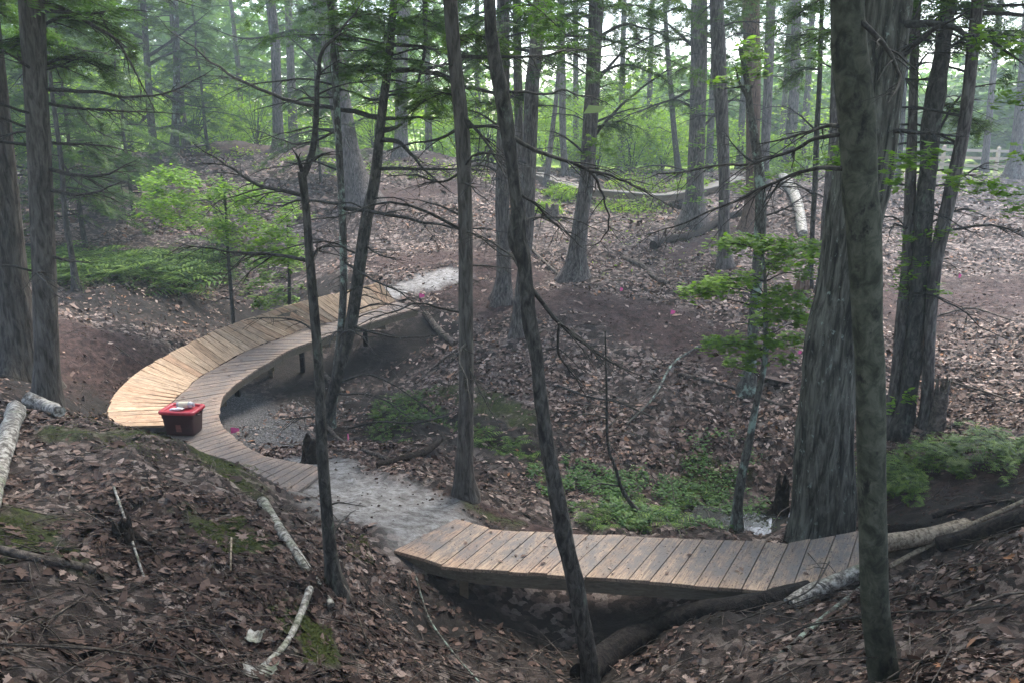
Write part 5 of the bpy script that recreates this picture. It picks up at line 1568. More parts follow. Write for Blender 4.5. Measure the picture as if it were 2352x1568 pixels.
# feathery yew bush on the right, behind the beech
yb = []
for q, (lb, x, y, sx, sz_, s_) in enumerate([("feathery green yew shrub on the bank right of the big oak", 2120, 1095, .30, .17, 1), ("smaller yew shrub behind the feathery one, near the flaky trunk's foot", 2200, 1060, .24, .13, 2),
                                             ("yew shrub at the right edge above the dirt strip", 2335, 1040, .26, .15, 3), ("small yew sprig close to the beech trunk's right side", 2055, 1110, .17, .12, 4)]):
    p = gpx(x, y); th = thing("yew_shrub", lb, "shrub", p)
    r_ = np.random.default_rng(400 + q); mb = MB(); wd = MB()
    for k_ in range(30):
        a = r_.uniform(0, 6.28); L = sx * 3.2 * r_.uniform(.4, 1); up_ = r_.uniform(.35, .9)
        m_ = 12; t = np.linspace(0, 1, m_)[:, None]; d_ = np.array([math.cos(a), math.sin(a), 0])
        C_ = p + d_ * L * t + np.array([0, 0, 1]) * (up_ * L * t * .8 - .45 * L * t ** 2)
        tube(wd, C_, np.linspace(.006, .002, m_), 3, cap=False)
        for i in range(3, m_):
            nn = 6
            qp = C_[i] + r_.normal(0, .03, (nn, 3))
            leaves(mb, qp, rotmats(nn, a - 1.57 + r_.choice([-1, 1], nn) * r_.uniform(.3, 1.0, nn), r_.normal(.1, .25, nn), np.full(nn, a + 1.57)), .11 * r_.uniform(.6, 1.2, nn), FROND, r_.uniform(0, 1, nn))
    part("foliage", mb, M['fern'], th); part("stem", wd, M['twig_bark'], th)

# ------------------------------------------------------------------ logs, stumps, fallen branches
def on_ground(px, lift=.5, r=None):
    P = []
    for x, y in px: P.append(gpx(x, y))
    return np.array(P)


def log(label, px, w, mt, cat="log", name="fallen_log", sink=.25, kind='plain', tw=0, tl=.4, seed=0, raise_=None, taper=.85, ends=False, Y=None):
    P = on_ground(px)
    if Y is not None:
        P = np.array([at_y(x, y, yy) for (x, y), yy in zip(px, Y)])
    dep = np.array([axis_depth(p) for p in P]); R = w * dep / F / 2
    R = R * np.linspace(1, taper, len(R))
    if Y is None:
        P[:, 2] += R * (1 - sink) + (0 if raise_ is None else np.asarray(raise_))
    n = max(14, int(np.linalg.norm(P[-1] - P[0]) / .06)); n = min(n, 140)
    WR = catmull(np.column_stack([P, R]), n)
    r_ = np.random.default_rng(seed)
    base = WR[n // 2, :3] - [0, 0, WR[n // 2, 3]]
    th = thing(name, label, cat, base)
    mb = MB(); tube(mb, WR[:, :3], WR[:, 3], 14 if w > 8 else 7, bark_disp(kind, seed))
    part("log" if cat == "log" else "stick", mb, M[mt], th)
    if tw:
        mb = MB(); twigs(mb, WR[:, :3], WR[:, 3], tw, tl, r_, lo=.05); part("twig", mb, M['twig_bark'], th)["kind"] = "stuff"
    return th


log("birch log with peeling white bark lying right of the forked sapling's foot", [(603,1158),(650,1232),(700,1305),(762,1398)], 24, 'birch_bark', seed=1)
log("thin curved birch stick below the birch log at lower left", [(712,1358),(688,1422),(655,1486),(597,1540)], 17, 'birch_bark', "stick", "birch_stick", seed=2)
log("brown mossy log poking in from the left edge of the foreground", [(-30,1262),(87,1287),(160,1300),(215,1312)], 20, 'dead_wood', seed=3, tw=5)
log("large leaning birch trunk piece at the left edge", [(42,962),(18,1040),(-2,1120),(-22,1200)], 40, 'birch_bark', seed=4, sink=-.2, kind='knobby')
log("short broken birch log with ragged bark on the left mound crest", [(70,938),(105,948),(140,965)], 38, 'birch_bark', seed=5, sink=-.1, kind='knobby', taper=.7)
log("dark rotten log with a raised snapped end behind the muddy path", [(868,1078),(938,1058),(985,1046),(1012,1032)], 20, 'rotten_wood', seed=6, kind='knobby', sink=.1, raise_=[0,0,.05,.12], taper=.8)
log("pale bare fallen limb beside the forked sapling, pointing at the rotten log", [(745,985),(784,1018),(846,1044),(898,1058)], 10, 'dead_wood', "branch", "fallen_branch", seed=7, tw=5, raise_=[.1,.06,.03,0])
log("mossy grey log propped on the slope right of the banked walk's far end", [(978,727),(1001,757),(1043,795)], 16, 'dead_wood', seed=8, kind='knobby')
log("long dark mossy fallen trunk on the far hillside", [(1500,572),(1545,556),(1600,538),(1655,512),(1700,500)], 20, 'rotten_wood', seed=9, tw=10, tl=.7)
log("fallen pale birch trunk slanting down the right hillside", [(1798,418),(1815,445),(1832,480),(1844,546)], 26, 'birch_bark', seed=10, taper=.8)
log("thick weathered log with shredded pale bark leading on from the near bridge's right end", [(2000,1252),(2060,1243),(2130,1229),(2222,1207)], 44, 'pale_wood', seed=11, kind='knobby', Y=[6.85,6.9,7.0,7.2])
log("long thin pole lying up the right bank beside the weathered log", [(2045,1312),(2128,1267),(2233,1215),(2330,1172),(2400,1140)], 12, 'pale_wood', "branch", "fallen_branch", seed=12, raise_=.05)
log("dark fallen trunk under the thin pole on the right bank", [(2150,1262),(2233,1240),(2352,1200),(2420,1185)], 34, 'rotten_wood', seed=13, taper=1.2)
log("peeling birch log lying across the near bridge's lower right corner", [(1815,1392),(1850,1368),(1900,1345),(1975,1312)], 40, 'birch_bark', seed=14, kind='knobby', Y=[6.36,6.45,6.55,6.68])
log("greenish branch sloping from the beech trunk towards the lower right leaves", [(1985,1352),(1930,1395),(1872,1437),(1775,1525)], 17, 'lichen_bark', "branch", "fallen_branch", seed=15, tw=3)
log("thin bent stick crossing behind the beech trunk over the right leaves", [(2317,1401),(2200,1415),(2047,1424),(1865,1444),(1757,1487)], 5, 'twig_bark', "stick", "stick", seed=16, raise_=.04)
log("big black rotten log lying under the near bridge's right half", [(1335,1560),(1400,1505),(1500,1452),(1620,1418),(1730,1398),(1860,1368)], 66, 'black_wood', seed=17, kind='knobby', sink=.7, tw=8, tl=.5)
log("forked dead twig reaching out over the black log", [(1900,1330),(1860,1395),(1790,1420),(1690,1440)], 4, 'twig_bark', "branch", "fallen_branch", seed=18, raise_=[.2,.2,.15,.05], tw=6, tl=.35)
log("pale dead stick standing slantwise on the left slope", [(262,1120),(285,1190),(308,1260),(335,1340)], 6, 'birch_bark', "stick", "stick", seed=19, raise_=[.0,.05,.03,0])
log("long thin branch lying in the leaves at the bottom left", [(240,1380),(330,1430),(400,1500),(445,1567)], 6, 'twig_bark', "stick", "stick", seed=20, tw=4)
log("thin whip of a stick left of the dark gully, below the near bridge", [(955,1335),(985,1430),(1040,1510),(1100,1580)], 5, 'lichen_bark', "stick", "stick", seed=21, raise_=.06)
log("short upright bone-coloured stick on the moss cushion", [(533,1250),(532,1290),(531,1325)], 5, 'pale_wood', "stick", "stick", seed=22, raise_=.06)
log("forked branch lying under the pale trunk on the right hillside", [(1200,560),(1245,600),(1290,640)], 8, 'dead_wood', "branch", "fallen_branch", seed=23, tw=8)
log("crooked log with a broken stub, middle of the far hillside", [(1430,598),(1470,612),(1500,640),(1535,655)], 12, 'dead_wood', seed=24, tw=8, tl=.6)
log("grey pole lying across the hillside below the dirt trail", [(1610,800),(1545,850),(1500,920),(1440,985)], 6, 'lichen_bark', "branch", "fallen_branch", seed=25, tw=10, tl=.6, raise_=.05)
log("brown branch on the hillside beside the lichen-covered trunk", [(1560,865),(1640,880),(1720,905),(1800,935)], 8, 'dead_wood', "branch", "fallen_branch", seed=26, tw=6)
log("mossy log half buried in the dirt strip at right", [(2140,1190),(2200,1172),(2260,1155),(2330,1158)], 15, 'rotten_wood', seed=27)
log("root-like branch on the bank under the curved boardwalk", [(730,850),(760,880),(790,905)], 14, 'dead_wood', "branch", "fallen_branch", seed=28)
log("slanting dead branch in the ditch below the walk's far end", [(955,890),(1000,850),(1040,820),(1075,800)], 6, 'dead_wood', "branch", "fallen_branch", seed=29, tw=12, tl=.5, raise_=.08)
log("tangle of thin dead boughs in the ditch left of the straight trunk", [(800,1000),(870,985),(950,990),(1030,970)], 5, 'twig_bark', "branch", "fallen_branch", seed=30, tw=18, tl=.9, raise_=.12)
log("bare fallen bough in the middle of the leafy hillside", [(1280,900),(1350,935),(1420,940),(1500,975)], 5, 'twig_bark', "branch", "fallen_branch", seed=31, tw=16, tl=.9, raise_=.12)
log("thin fallen bough at the right of the trail's dirt strip", [(2160,730),(2230,715),(2320,740)], 5, 'dead_wood', "branch", "fallen_branch", seed=32, tw=8, tl=.5, raise_=.05)
log("twiggy bough on the upper right hillside", [(2160,880),(2240,900),(2330,930)], 5, 'dead_wood', "branch", "fallen_branch", seed=33, tw=10, tl=.5, raise_=.05)


def stump(label, x, y, w, h, mt, seed, jag=.5, hollow=False, lean=(0, 0), r0=1.35, seg=22):
    p = gpx(x, y); d = axis_depth(p); R0 = w * d / F / 2; Hh = h * d / F
    r_ = np.random.default_rng(seed); th = thing("tree_stump", label, "stump", p)
    n = 16; t = np.linspace(0, 1, n); ang = np.linspace(0, 2 * np.pi, seg, endpoint=False)
    top = 1 - jag * (.5 + .5 * vnoise(np.cos(ang) * 2.2, np.sin(ang) * 2.2, seed=seed)) * r_.uniform(.6, 1, seg)
    V = []
    for i, tt in enumerate(t):
        rr = R0 * (1 + (r0 - 1) * np.exp(-tt * 5)) * (1 - .15 * tt)
        rr = rr * (1 + .12 * vnoise(np.cos(ang) * 4, np.sin(ang) * 4, np.full(seg, tt * 3), seed))
        V.append(np.column_stack([np.cos(ang) * rr + lean[0] * tt * Hh, np.sin(ang) * rr + lean[1] * tt * Hh, -.1 + (Hh + .1) * tt * top]))
    V += [V[-1] * [.72, .72, 1] + [0, 0, -.02], V[-1] * [.62, .62, 1] - [0, 0, Hh * .45]]
    V = np.array(V) + p; m_ = len(V)
    i = np.arange(m_ - 1)[:, None] * seg; j = np.arange(seg)[None]; k_ = (j + 1) % seg
    mb = MB(); mb.add(V.reshape(-1, 3), np.stack([i + j, i + k_, i + seg + k_, i + seg + j], -1).reshape(-1, 4))
    c = V[-1].mean(0); mb.add(np.vstack([V[-1], c]), np.stack([np.arange(seg), (np.arange(seg) + 1) % seg, np.full(seg, seg)], -1))
    part("stump", mb, M[mt], th)
    rb = MB()
    for q in range(5):
        a = r_.uniform(0, 6.28); L = R0 * r_.uniform(1.8, 3.2)
        e = p + np.array([math.cos(a), math.sin(a), 0]) * L; e[2] = float(H(e[0:1], e[1:2])[0]) - .03
        s0 = p + np.array([math.cos(a), math.sin(a), 0]) * R0 * .7 + [0, 0, R0 * .5]
        tube(rb, catmull([s0, (s0 + e) / 2 - [0, 0, R0 * .1], e], 8), np.linspace(R0 * .3, R0 * .08, 8), 7, bark_disp('plain', q))
    part("root", rb, M[mt], th)
    return th


stump("tall jagged brown stump at the right, below the dirt trail", 2150, 985, 34, 150, 'dead_wood', 1, .55)
stump("black hollow stump at the big oak's left foot", 1793, 1168, 34, 95, 'rotten_wood', 2, .6)
stump("weathered grey stump left of the ridge-crest trunk", 1268, 505, 34, 40, 'dead_wood', 3, .4)
stump("orange-brown rotten stump behind the small maple", 1842, 670, 32, 60, 'orange_bark', 4, .6)
stump("dark broken stump behind the forked sapling", 716, 1060, 44, 76, 'rotten_wood', 5, .7)
stump("crumbling mossy stump on the left slope", 285, 1235, 46, 70, 'rotten_wood', 6, .8)
stump("black stump on the skyline by the pale far trunk", 1790, 358, 26, 30, 'black_hole', 7, .3)
stump("low dark stump under the right half of the far boardwalk", 1560, 482, 26, 20, 'rotten_wood', 8, .5)
stump("reddish rotten stump behind the thick left trunk", 70, 705, 36, 45, 'orange_bark', 9, .6)

# scraps of white birch bark
for lb, x, y, w, h, sd_ in [("square flake of white birch bark in the lower left leaves", 588, 1476, 36, 32, 1), ("curled strip of white birch bark at the bottom edge", 600, 1558, 78, 34, 2)]:
    p = gpx(x, y); d = axis_depth(p); a, b_ = w * d / F, h * d / F * 1.3
    u = np.linspace(-.5, .5, 9); U_, V_ = np.meshgrid(u, u)
    r_ = np.random.default_rng(sd_)
    X = U_ * a * (1 + .2 * r_.normal(0, .3, U_.shape)); Yv = V_ * b_ * (1 + .15 * r_.normal(0, .3, U_.shape))
    Z = .03 + .9 * (U_ ** 2) * a + .02 * vnoise(U_ * 4, V_ * 4, seed=sd_)
    T = MB(); top = np.stack([X, Yv, Z], -1).reshape(-1, 3) + p + [0, 0, .02]
    i = np.arange(8)[:, None] * 9; j = np.arange(8)[None]; f = np.stack([i + j, i + j + 1, i + j + 10, i + j + 9], -1).reshape(-1, 4)
    T.add(top, f); T.add(top - [0, 0, .004], f[:, ::-1])
    single("bark_flake", T, M['birch_bark'], lb, "bark", p)

# ------------------------------------------------------------------ the tote on the boards
def superring(a, b, n=28, e=.22):
    t = np.linspace(0, 2 * np.pi, n, endpoint=False); c, s_ = np.cos(t), np.sin(t)
    return np.column_stack([np.sign(c) * np.abs(c) ** e * a, np.sign(s_) * np.abs(s_) ** e * b])


def loft(mb, rings, cap0=True, cap1=True):
    V = np.array(rings); m_, sg, _ = V.shape
    i = np.arange(m_ - 1)[:, None] * sg; j = np.arange(sg)[None]; k_ = (j + 1) % sg
    mb.add(V.reshape(-1, 3), np.stack([i + j, i + k_, i + sg + k_, i + sg + j], -1).reshape(-1, 4))
    for e, on in ((0, cap0), (-1, cap1)):
        if on:
            R_ = V[e]; jj = np.arange(sg); mb.add(np.vstack([R_, R_.mean(0)]), np.stack([jj, (jj + 1) % sg, np.full(sg, sg)], -1))


tp = at_z(424, 990, -4.385)
tz = tp[2]
tote = thing("storage_tote", "dark maroon plastic tote with a bright red lid standing on the boards", "tote", tp, rz=math.radians(-6))


def ring3(a, b, z, e=.22): r2 = superring(a, b, 28, e); return np.column_stack([r2, np.full(28, z)])


def lpart(name, mb, mt, parent, smooth=True): return obj(name, mb.mesh(name, mt, smooth=smooth), parent)


bw, bd, bh = .255, .185, .36
mb = MB(); loft(mb, [ring3(bw * .84, bd * .84, 0), ring3(bw * .86, bd * .86, .015), ring3(bw * .95, bd * .95, bh * .72), ring3(bw * .985, bd * .985, bh * .74), ring3(bw, bd, bh)], True, False); lpart("body", mb, M['maroon_plastic'], tote)
mb = MB(); loft(mb, [ring3(bw * 1.02, bd * 1.02, bh - .03), ring3(bw * 1.1, bd * 1.1, bh - .025), ring3(bw * 1.12, bd * 1.12, bh + .005), ring3(bw * 1.08, bd * 1.08, bh + .022), ring3(bw * .9, bd * .88, bh + .022), ring3(bw * .86, bd * .84, bh - .006)], False, True)
lid = lpart("lid", mb, M['red_plastic'], tote)
for sx in (-1, 1):
    mb = MB(); tube(mb, catmull([(sx * bw * .98, -.07, bh - .05), (sx * (bw + .035), -.05, bh - .06), (sx * (bw + .035), .05, bh - .06), (sx * bw * .98, .07, bh - .05)], 12), .009, 8); lpart("handle", mb, M['maroon_plastic'], tote)
mb = MB(); g_ = np.linspace(-1, 1, 6); yy = -bd * .93
v = [(.015 + x * .042, yy - .006 - (z) * .012 * .8, .12 + z * .06) for z in np.linspace(-1, 1, 6) for x in g_]
i = np.arange(5)[:, None] * 6; j = np.arange(5)[None]; mb.add(np.array(v), np.stack([i + j, i + j + 1, i + j + 7, i + j + 6], -1).reshape(-1, 4)); lpart("sticker", mb, M['sticker'], tote)


def crumple(label, name, cat, loc, rx, ry, rz_, seed, mt, rot=0.0):
    n, sg = 12, 22; V = []
    for i in range(n):
        ph = math.pi * (i + .5) / n
        for j in range(sg):
            a = 2 * math.pi * j / sg
            e = 1 + .35 * float(vnoise(math.cos(a) * 1.7 + seed, math.sin(a) * 1.7, ph * 1.6, seed)) + .12 * float(vnoise(math.cos(a) * 5, math.sin(a) * 5, ph * 5, seed))
            V.append((math.sin(ph) * math.cos(a) * rx * e, math.sin(ph) * math.sin(a) * ry * e, rz_ + math.cos(ph) * rz_ * (1 if math.cos(ph) < 0 else e)))
    V = np.array(V); c, s_ = math.cos(rot), math.sin(rot); V = np.column_stack([V[:, 0] * c - V[:, 1] * s_, V[:, 0] * s_ + V[:, 1] * c, V[:, 2]]) + loc
    i = np.arange(n - 1)[:, None] * sg; j = np.arange(sg)[None]; k_ = (j + 1) % sg
    mb = MB(); mb.add(V, np.stack([i + j, i + k_, i + sg + k_, i + sg + j], -1).reshape(-1, 4))
    mb.add(np.vstack([V[:sg], V[:sg].mean(0)]), np.stack([np.arange(sg), (np.arange(sg) + 1) % sg, np.full(sg, sg)], -1))
    return single(name, mb, M[mt], label, cat, loc)


lidz = tp + np.array([0, 0, bh - .004])
crumple("crumpled clear plastic bag of hardware lying at the front of the red lid", "plastic_bag", "bag", lidz + [-.06, -.055, 0], .11, .045, .022, 3, 'clear_plastic', .12)
# clear jar lying at the back of the lid, with a paper label
jp = lidz + np.array([.03, .055, .05]); jar = thing("plastic_jar", "clear plastic container with a paper label at the back of the red lid", "container", lidz + [.03, .055, 0])
mb = MB(); ax = np.array([1, .1, 0]) / np.linalg.norm([1, .1, 0]); tube(mb, [jp - ax * .12, jp - ax * .115, jp + ax * .09, jp + ax * .105, jp + ax * .11], [.035, .05, .05, .04, .03], 18); part("body", mb, M['clear_plastic'], jar)
mb = MB(); tube(mb, [jp - ax * .085, jp + ax * .05], [.0515, .0515], 18, cap=False); part("paper_label", mb, M['paper'], jar)
mb = MB(); tube(mb, [jp + ax * .108, jp + ax * .135], [.034, .034], 16); part("cap", mb, M['clear_plastic'], jar)

# ------------------------------------------------------------------ pink marker flags
for lb, x, y, h, w, ang in [("largest pink marker flag, at the inner edge of the curved boardwalk", 532, 1003, 22, 17, .5), ("pink marker flag in the ditch right of the forked sapling", 802, 1020, 24, 12, 1.9),
                            ("pink marker flag at the far end of the banked boardwalk", 964, 702, 20, 11, .3), ("pink marker flag on the root of the ridge-crest trunk", 1328, 640, 20, 5, 1.2),
                            ("pink marker flag on the hillside above the dirt trail's bend", 1424, 672, 13, 6, 2.2), ("pink marker flag beside the dirt trail, middle of the hillside", 1540, 726, 14, 10, .8),
                            ("pink marker flag glimpsed under the small maple's leaves", 1832, 820, 12, 8, .4), ("pink marker flag on the right slope above the dirt trail", 2200, 644, 16, 6, 1.4)]:
    p = gpx(x, y + 6) if y > 1000 or y < 690 or x > 1000 else gpx(x, y + 8); d = axis_depth(p); hh = max(h * d / F, .12) + .06; ww_ = w * d / F * 1.1; fh = min(.11, h * d / F * .8)
    th = thing("marker_flag", lb, "flag", p)
    mb = MB(); tube(mb, [p - [0, 0, .05], p + [0, 0, hh]], .0025, 6); part("wire", mb, M['wire'], th)
    dx = np.array([math.cos(ang), math.sin(ang), 0]) if w > 10 else np.array([1, .3, 0]) / 1.04
    g = []
    for a in np.linspace(0, 1, 6):
        for b_ in np.linspace(0, 1, 4):
            q = p + [0, 0, hh - fh * b_ * (1 - .55 * a) - fh * .34 * a] + dx * ww_ * a * (1 if w > 10 else 1)
            q = q + np.array([-dx[1], dx[0], 0]) * .012 * math.sin(a * 5 + b_ * 2); g.append(q)
    mb = MB(); i = np.arange(5)[:, None] * 4; j = np.arange(3)[None]
    f = np.stack([i + j, i + j + 1, i + j + 5, i + j + 4], -1).reshape(-1, 4); mb.add(np.array(g), f)
    g2 = np.array(g) + np.array([-dx[1], dx[0], 0]) * .0015; mb.add(g2, f[:, ::-1]); part("flag", mb, M['pink_flag'], th)

# ------------------------------------------------------------------ rail fence round the field
fz = CAMZ - 2.0
fence = thing("rail_fence", "pale three-rail wooden fence along the field at far right", "fence", (at_z(2280, 397, -2)[0], 38.5, fz))
xs = np.arange(15.8, 34, 2.6)
yf = 38.5 + (xs - 20) * -.04
for q, (x, y) in enumerate(zip(xs, yf)):
    z0 = float(H(np.array([x]), np.array([y]))[0])
    mb = MB()
    v = np.array([(sx * .065, sy * .065, zz) for zz in (-.1, 1.22) for sx, sy in ((-1, -1), (1, -1), (1, 1), (-1, 1))]) + [0, 0, 0]
    v = np.vstack([v, [(0, 0, 1.26)]]) + [x, y, z0]
    mb.add(v[:8], [[0, 1, 5, 4], [1, 2, 6, 5], [2, 3, 7, 6], [3, 0, 4, 7], [3, 2, 1, 0]]); mb.add(v[[4, 5, 6, 7, 8]], [[0, 1, 4], [1, 2, 4], [2, 3, 4], [3, 0, 4]])
    part("post", mb, M['rail_wood'], fence, smooth=False)
    if q + 1 < len(xs):
        z1 = float(H(xs[q + 1:q + 2], yf[q + 1:q + 2])[0])
        for hh in (.38, .74, 1.1):
            a = np.array([x + .02, y - .085, z0 + hh + RNG.uniform(-.02, .02)]); b_ = np.array([xs[q + 1] - .02, yf[q + 1] - .085, z1 + hh + RNG.uniform(-.02, .02)])
            beam(fence, [a, b_], .035, .13, M['rail_wood'], "rail")

# ------------------------------------------------------------------ fallen leaves
def scatter(n, azr, r0, r1, seed, dens_pow=1.35):
    r_ = np.random.default_rng(seed)
    a = np.radians(r_.uniform(-azr, azr, n)); u = r_.uniform(0, 1, n)
    k_ = 2 - dens_pow
    r = (r0 ** k_ + u * (r1 ** k_ - r0 ** k_)) ** (1 / k_)
    return r * np.sin(a), r * np.cos(a), r_


def litter(n, azr, r0, r1, seed, size, tmpls, lift, keepf=1.0, tilt=.35, pw=1.35):
    x, y, r_ = scatter(n, azr, r0, r1, seed, pw)
    bare = np.maximum(np.maximum(np.minimum(1, 1.5 * mask(CLAY, x, y)), .93 * mask(DIRT, x, y)), .9 * mask(GRAVEL, x, y)); bare = np.maximum(bare, 1 - sstep(.15, .3, polydist(x, y, [w_[:2] for w_ in WC]))); bare = np.maximum(bare, .72 * mask(SHADED_SOIL, x, y))
    bare = np.maximum(bare, .75 * mask(MOSS, x, y)); bare = np.maximum(bare, 1 - sstep(.02, .3, near_walk(x, y)))
    pat = sstep(-.55, .25, fbm(x * .9, y * .9, octaves=4, seed=41))
    keep = r_.uniform(0, 1, n) < (1 - bare) * (.16 + .84 * pat) * keepf
    x, y = x[keep], y[keep]; n = len(x)
    h, nx, ny = gnormal(x, y)
    tl = np.arctan(np.hypot(nx, ny)); td = np.arctan2(nx, -ny) + 0
    # slope axis is horizontal and at right angles to the fall line
    R1 = rotmats(n, np.zeros(n), tl, np.arctan2(ny, nx) + np.pi / 2)
    R2 = rotmats(n, r_.uniform(0, 6.28, n), np.abs(r_.normal(0, tilt, n)), r_.uniform(0, 6.28, n))
    R = np.einsum('nij,njk->nik', R1, R2)
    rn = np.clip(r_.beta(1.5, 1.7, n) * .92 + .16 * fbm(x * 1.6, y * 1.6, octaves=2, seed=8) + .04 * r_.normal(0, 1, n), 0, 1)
    rn = np.clip(rn + .13 * sstep(9, 13, np.hypot(x, y)) - .17 * (1 - sstep(7.5, 9.5, np.hypot(x, y))) * (1 - .6 * sstep(0, 2, x)), 0, 1)  # foreground shade put into the leaf colour: near litter darker, farther litter paler
    P = np.column_stack([x, y, h + lift + r_.uniform(0, .018, n)])
    pick = r_.integers(0, len(tmpls), n)
    s_ = size * np.exp(r_.normal(0, .38, n))
    return [(P[pick == k_], R[pick == k_], s_[pick == k_], rn[pick == k_], tmpls[k_]) for k_ in range(len(tmpls))]


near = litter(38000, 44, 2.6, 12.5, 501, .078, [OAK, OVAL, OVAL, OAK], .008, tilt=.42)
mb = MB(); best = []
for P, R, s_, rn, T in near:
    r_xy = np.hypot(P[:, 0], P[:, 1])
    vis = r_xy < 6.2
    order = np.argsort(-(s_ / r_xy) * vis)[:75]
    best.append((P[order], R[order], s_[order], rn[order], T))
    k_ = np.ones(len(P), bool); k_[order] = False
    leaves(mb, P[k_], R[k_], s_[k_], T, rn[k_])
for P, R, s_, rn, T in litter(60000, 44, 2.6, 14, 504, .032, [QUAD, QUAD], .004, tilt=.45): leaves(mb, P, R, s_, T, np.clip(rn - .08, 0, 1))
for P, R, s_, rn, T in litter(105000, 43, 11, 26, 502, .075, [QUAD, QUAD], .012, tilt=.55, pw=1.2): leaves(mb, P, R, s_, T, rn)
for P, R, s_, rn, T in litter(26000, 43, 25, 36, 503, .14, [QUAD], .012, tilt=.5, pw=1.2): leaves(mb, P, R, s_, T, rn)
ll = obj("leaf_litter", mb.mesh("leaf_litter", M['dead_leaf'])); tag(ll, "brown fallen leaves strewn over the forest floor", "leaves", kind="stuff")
for P, R, s_, rn, T in best:
    shared = {}
    for p, r3, sz_, q in zip(P, R, s_, rn):
        kq = round(float(q) * 8)
        if kq not in shared:
            m1 = MB(); m1.add(T[0], T[1], kq / 8); shared[kq] = m1.mesh("dead_leaf", M['dead_leaf'])
        o = bpy.data.objects.new("dead_leaf", shared[kq]); COL.objects.link(o); o.parent = ground
        Mx = Matrix((r3 * sz_).tolist()).to_4x4(); Mx.translation = Vector(p.tolist()); o.matrix_local = Mx

# bits of leaf and dirt carried on to the boards
mb = MB(); r_ = np.random.default_rng(640)
for A_, B_, ncr, nlf in ((bn, bf, 420, 26), (in_w, cr_w, 260, 26), (in_t, ou_t, 120, 8)):
    for n_, T_, s0, s1, zz in ((ncr, OVAL, .008, .026, .006), (nlf, OAK, .05, .085, .012)):
        t = r_.uniform(0, 1, n_); f_ = r_.uniform(.04, .96, n_)[:, None]
        P = resample(A_, t) * (1 - f_) + resample(B_, t) * f_ + [0, 0, zz]
        leaves(mb, P, rotmats(n_, r_.uniform(0, 6.28, n_), r_.normal(0, .12, n_), r_.uniform(0, 6.28, n_)), r_.uniform(s0, s1, n_), T_, r_.uniform(0, .25, n_) if n_ == ncr else r_.uniform(.2, .9, n_))
bl = obj("board_litter", mb.mesh("board_litter", M['dead_leaf'])); tag(bl, "specks of dirt and a few dead leaves lying on the boards", "litter", kind="stuff")

# twigs strewn about
mb = MB(); x, y, r_ = scatter(3800, 43, 3, 27, 600, 1.3)
bare = np.maximum(mask(CLAY, x, y), 1 - sstep(.05, .4, near_walk(x, y))); kp = bare < .4; x, y = x[kp], y[kp]
hz_ = H(x, y)
for a, b_, c in zip(x, y, hz_):
    L = r_.uniform(.12, .75) * (1 if r_.uniform() < .85 else 2); t_ = r_.uniform(0, 6.28); d_ = np.array([math.cos(t_), math.sin(t_), r_.uniform(-.05, .12)]) * L
    e = np.array([a, b_, c]) + d_; e[2] = float(Hs(e[0:1], e[1:2])[0]) + (c - float(Hs(np.array([a]), np.array([b_]))[0])) + r_.uniform(.0, .06)
    s0 = np.array([a, b_, c + .01]); m_ = (s0 + e) / 2 + r_.normal(0, .06 * L, 3) + [0, 0, .02]
    tube(mb, catmull([s0, m_, e], 5), np.linspace(.0035 + .004 * L * r_.uniform(.4, 1.6), .0015, 5), 3, cap=False, r=r_.uniform())
tw_ = obj("twig_litter", mb.mesh("twig_litter", M['dead_wood'])); tag(tw_, "small dead twigs scattered over the forest floor", "twigs", kind="stuff")

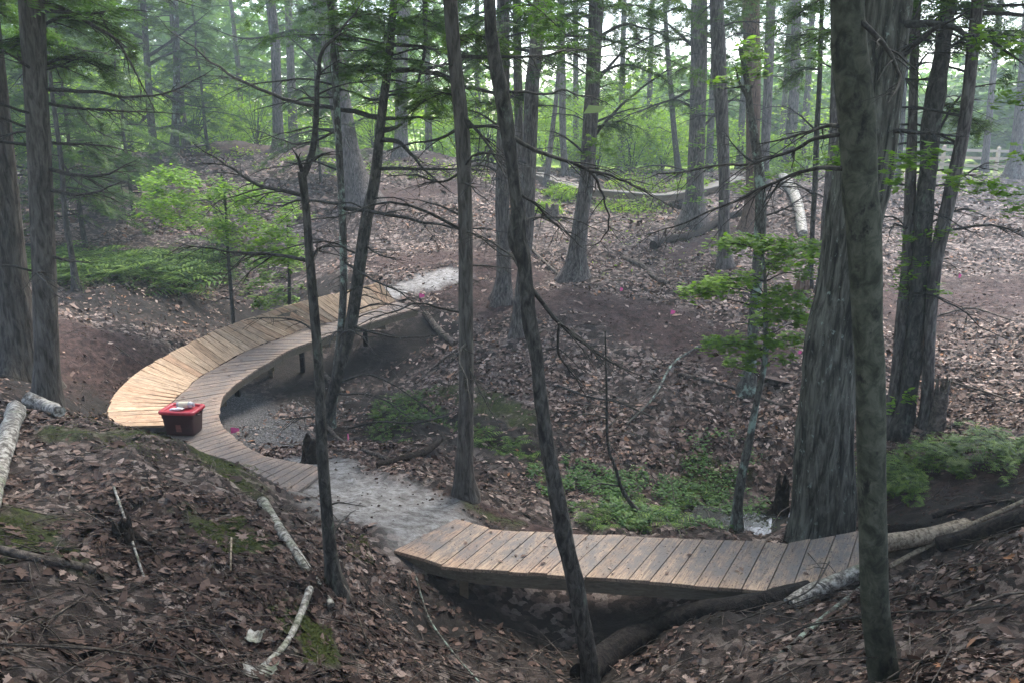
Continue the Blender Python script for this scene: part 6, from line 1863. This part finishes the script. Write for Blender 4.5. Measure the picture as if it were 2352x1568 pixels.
# clods and crumbs on the bare dirt and the clay
mb = MB(); x, y, r_ = scatter(60000, 43, 4, 28, 620, 1.3)
mk = np.maximum(mask(DIRT, x, y, .6), mask(CLAY, x, y, .5) * .3); kp = (r_.uniform(0, 1, len(x)) < mk * .55) & (near_walk(x, y) > .02); x, y = x[kp], y[kp]; n = len(x)
OCT_ = (np.array([(1, 0, 0), (0, 1, 0), (-1, 0, 0), (0, -1, 0), (0, 0, .7)], float) * .5, np.array([(0, 1, 4), (1, 2, 4), (2, 3, 4), (3, 0, 4)]))
leaves(mb, np.column_stack([x, y, H(x, y) + .002]), rotmats(n, r_.uniform(0, 6.28, n), r_.normal(0, .4, n), r_.uniform(0, 6.28, n)), np.exp(r_.normal(-3.5, .45, n)), OCT_, r_.uniform(0, 1, n))
cl_ = obj("soil_clods", mb.mesh("soil_clods", plain("dirt_clod", (.075, .05, .042), .95, .1, noise_amt=.8), smooth=False)); tag(cl_, "crumbs and clods of dirt on the trodden trail", "dirt", kind="stuff")

# crumbs of soil and stones in the washed ditch
mb = MB(); c0 = gpx_s(610, 965)
ns_ = 2600; q = RNG.normal(0, 1, (ns_, 2)) * [.75, .95] + c0[:2]; hz_ = H(q[:, 0], q[:, 1])
keep = near_walk(q[:, 0], q[:, 1]) > .05
q, hz_ = q[keep], hz_[keep]; n = len(q)
OCT = (np.array([(1, 0, 0), (0, 1, 0), (-1, 0, 0), (0, -1, 0), (0, 0, .7), (0, 0, -.6)], float) * .5, np.array([(0, 1, 4), (1, 2, 4), (2, 3, 4), (3, 0, 4), (1, 0, 5), (2, 1, 5), (3, 2, 5), (0, 3, 5)]))
leaves(mb, np.column_stack([q, hz_ + .004]), rotmats(n, RNG.uniform(0, 6.28, n), RNG.normal(0, .4, n), RNG.uniform(0, 6.28, n)), RNG.uniform(.015, .05, n), OCT, RNG.uniform(0, 1, n))
st = obj("gravel", mb.mesh("gravel", plain("wet_gravel", (.17, .165, .16), .5, noise_amt=.9), smooth=False)); tag(st, "grey gravel washed into the ditch inside the boardwalk's curve", "gravel", kind="stuff")

# ------------------------------------------------------------------ damp air
hm = bpy.data.materials.new("damp_air"); hm.use_nodes = True
hn, hl = hm.node_tree.nodes, hm.node_tree.links
hn.clear(); ho = hn.new("ShaderNodeOutputMaterial"); hv = hn.new("ShaderNodeVolumePrincipled")
hv.inputs["Color"].default_value = (.78, .91, 1, 1); hv.inputs["Density"].default_value = .0028; hv.inputs["Anisotropy"].default_value = .5
hl.new(hv.outputs[0], ho.inputs["Volume"])
mb = MB(); v = np.array([(x, y, z) for z in (-1.5, 26) for x, y in ((-100, -20), (100, -20), (100, 110), (-100, 110))])
mb.add(v, [[3, 2, 1, 0], [4, 5, 6, 7], [0, 1, 5, 4], [1, 2, 6, 5], [2, 3, 7, 6], [3, 0, 4, 7]])
USE_HAZE = True
if USE_HAZE:
    hz = obj("haze", mb.mesh("haze", hm, smooth=False)); hz["kind"] = "stuff"
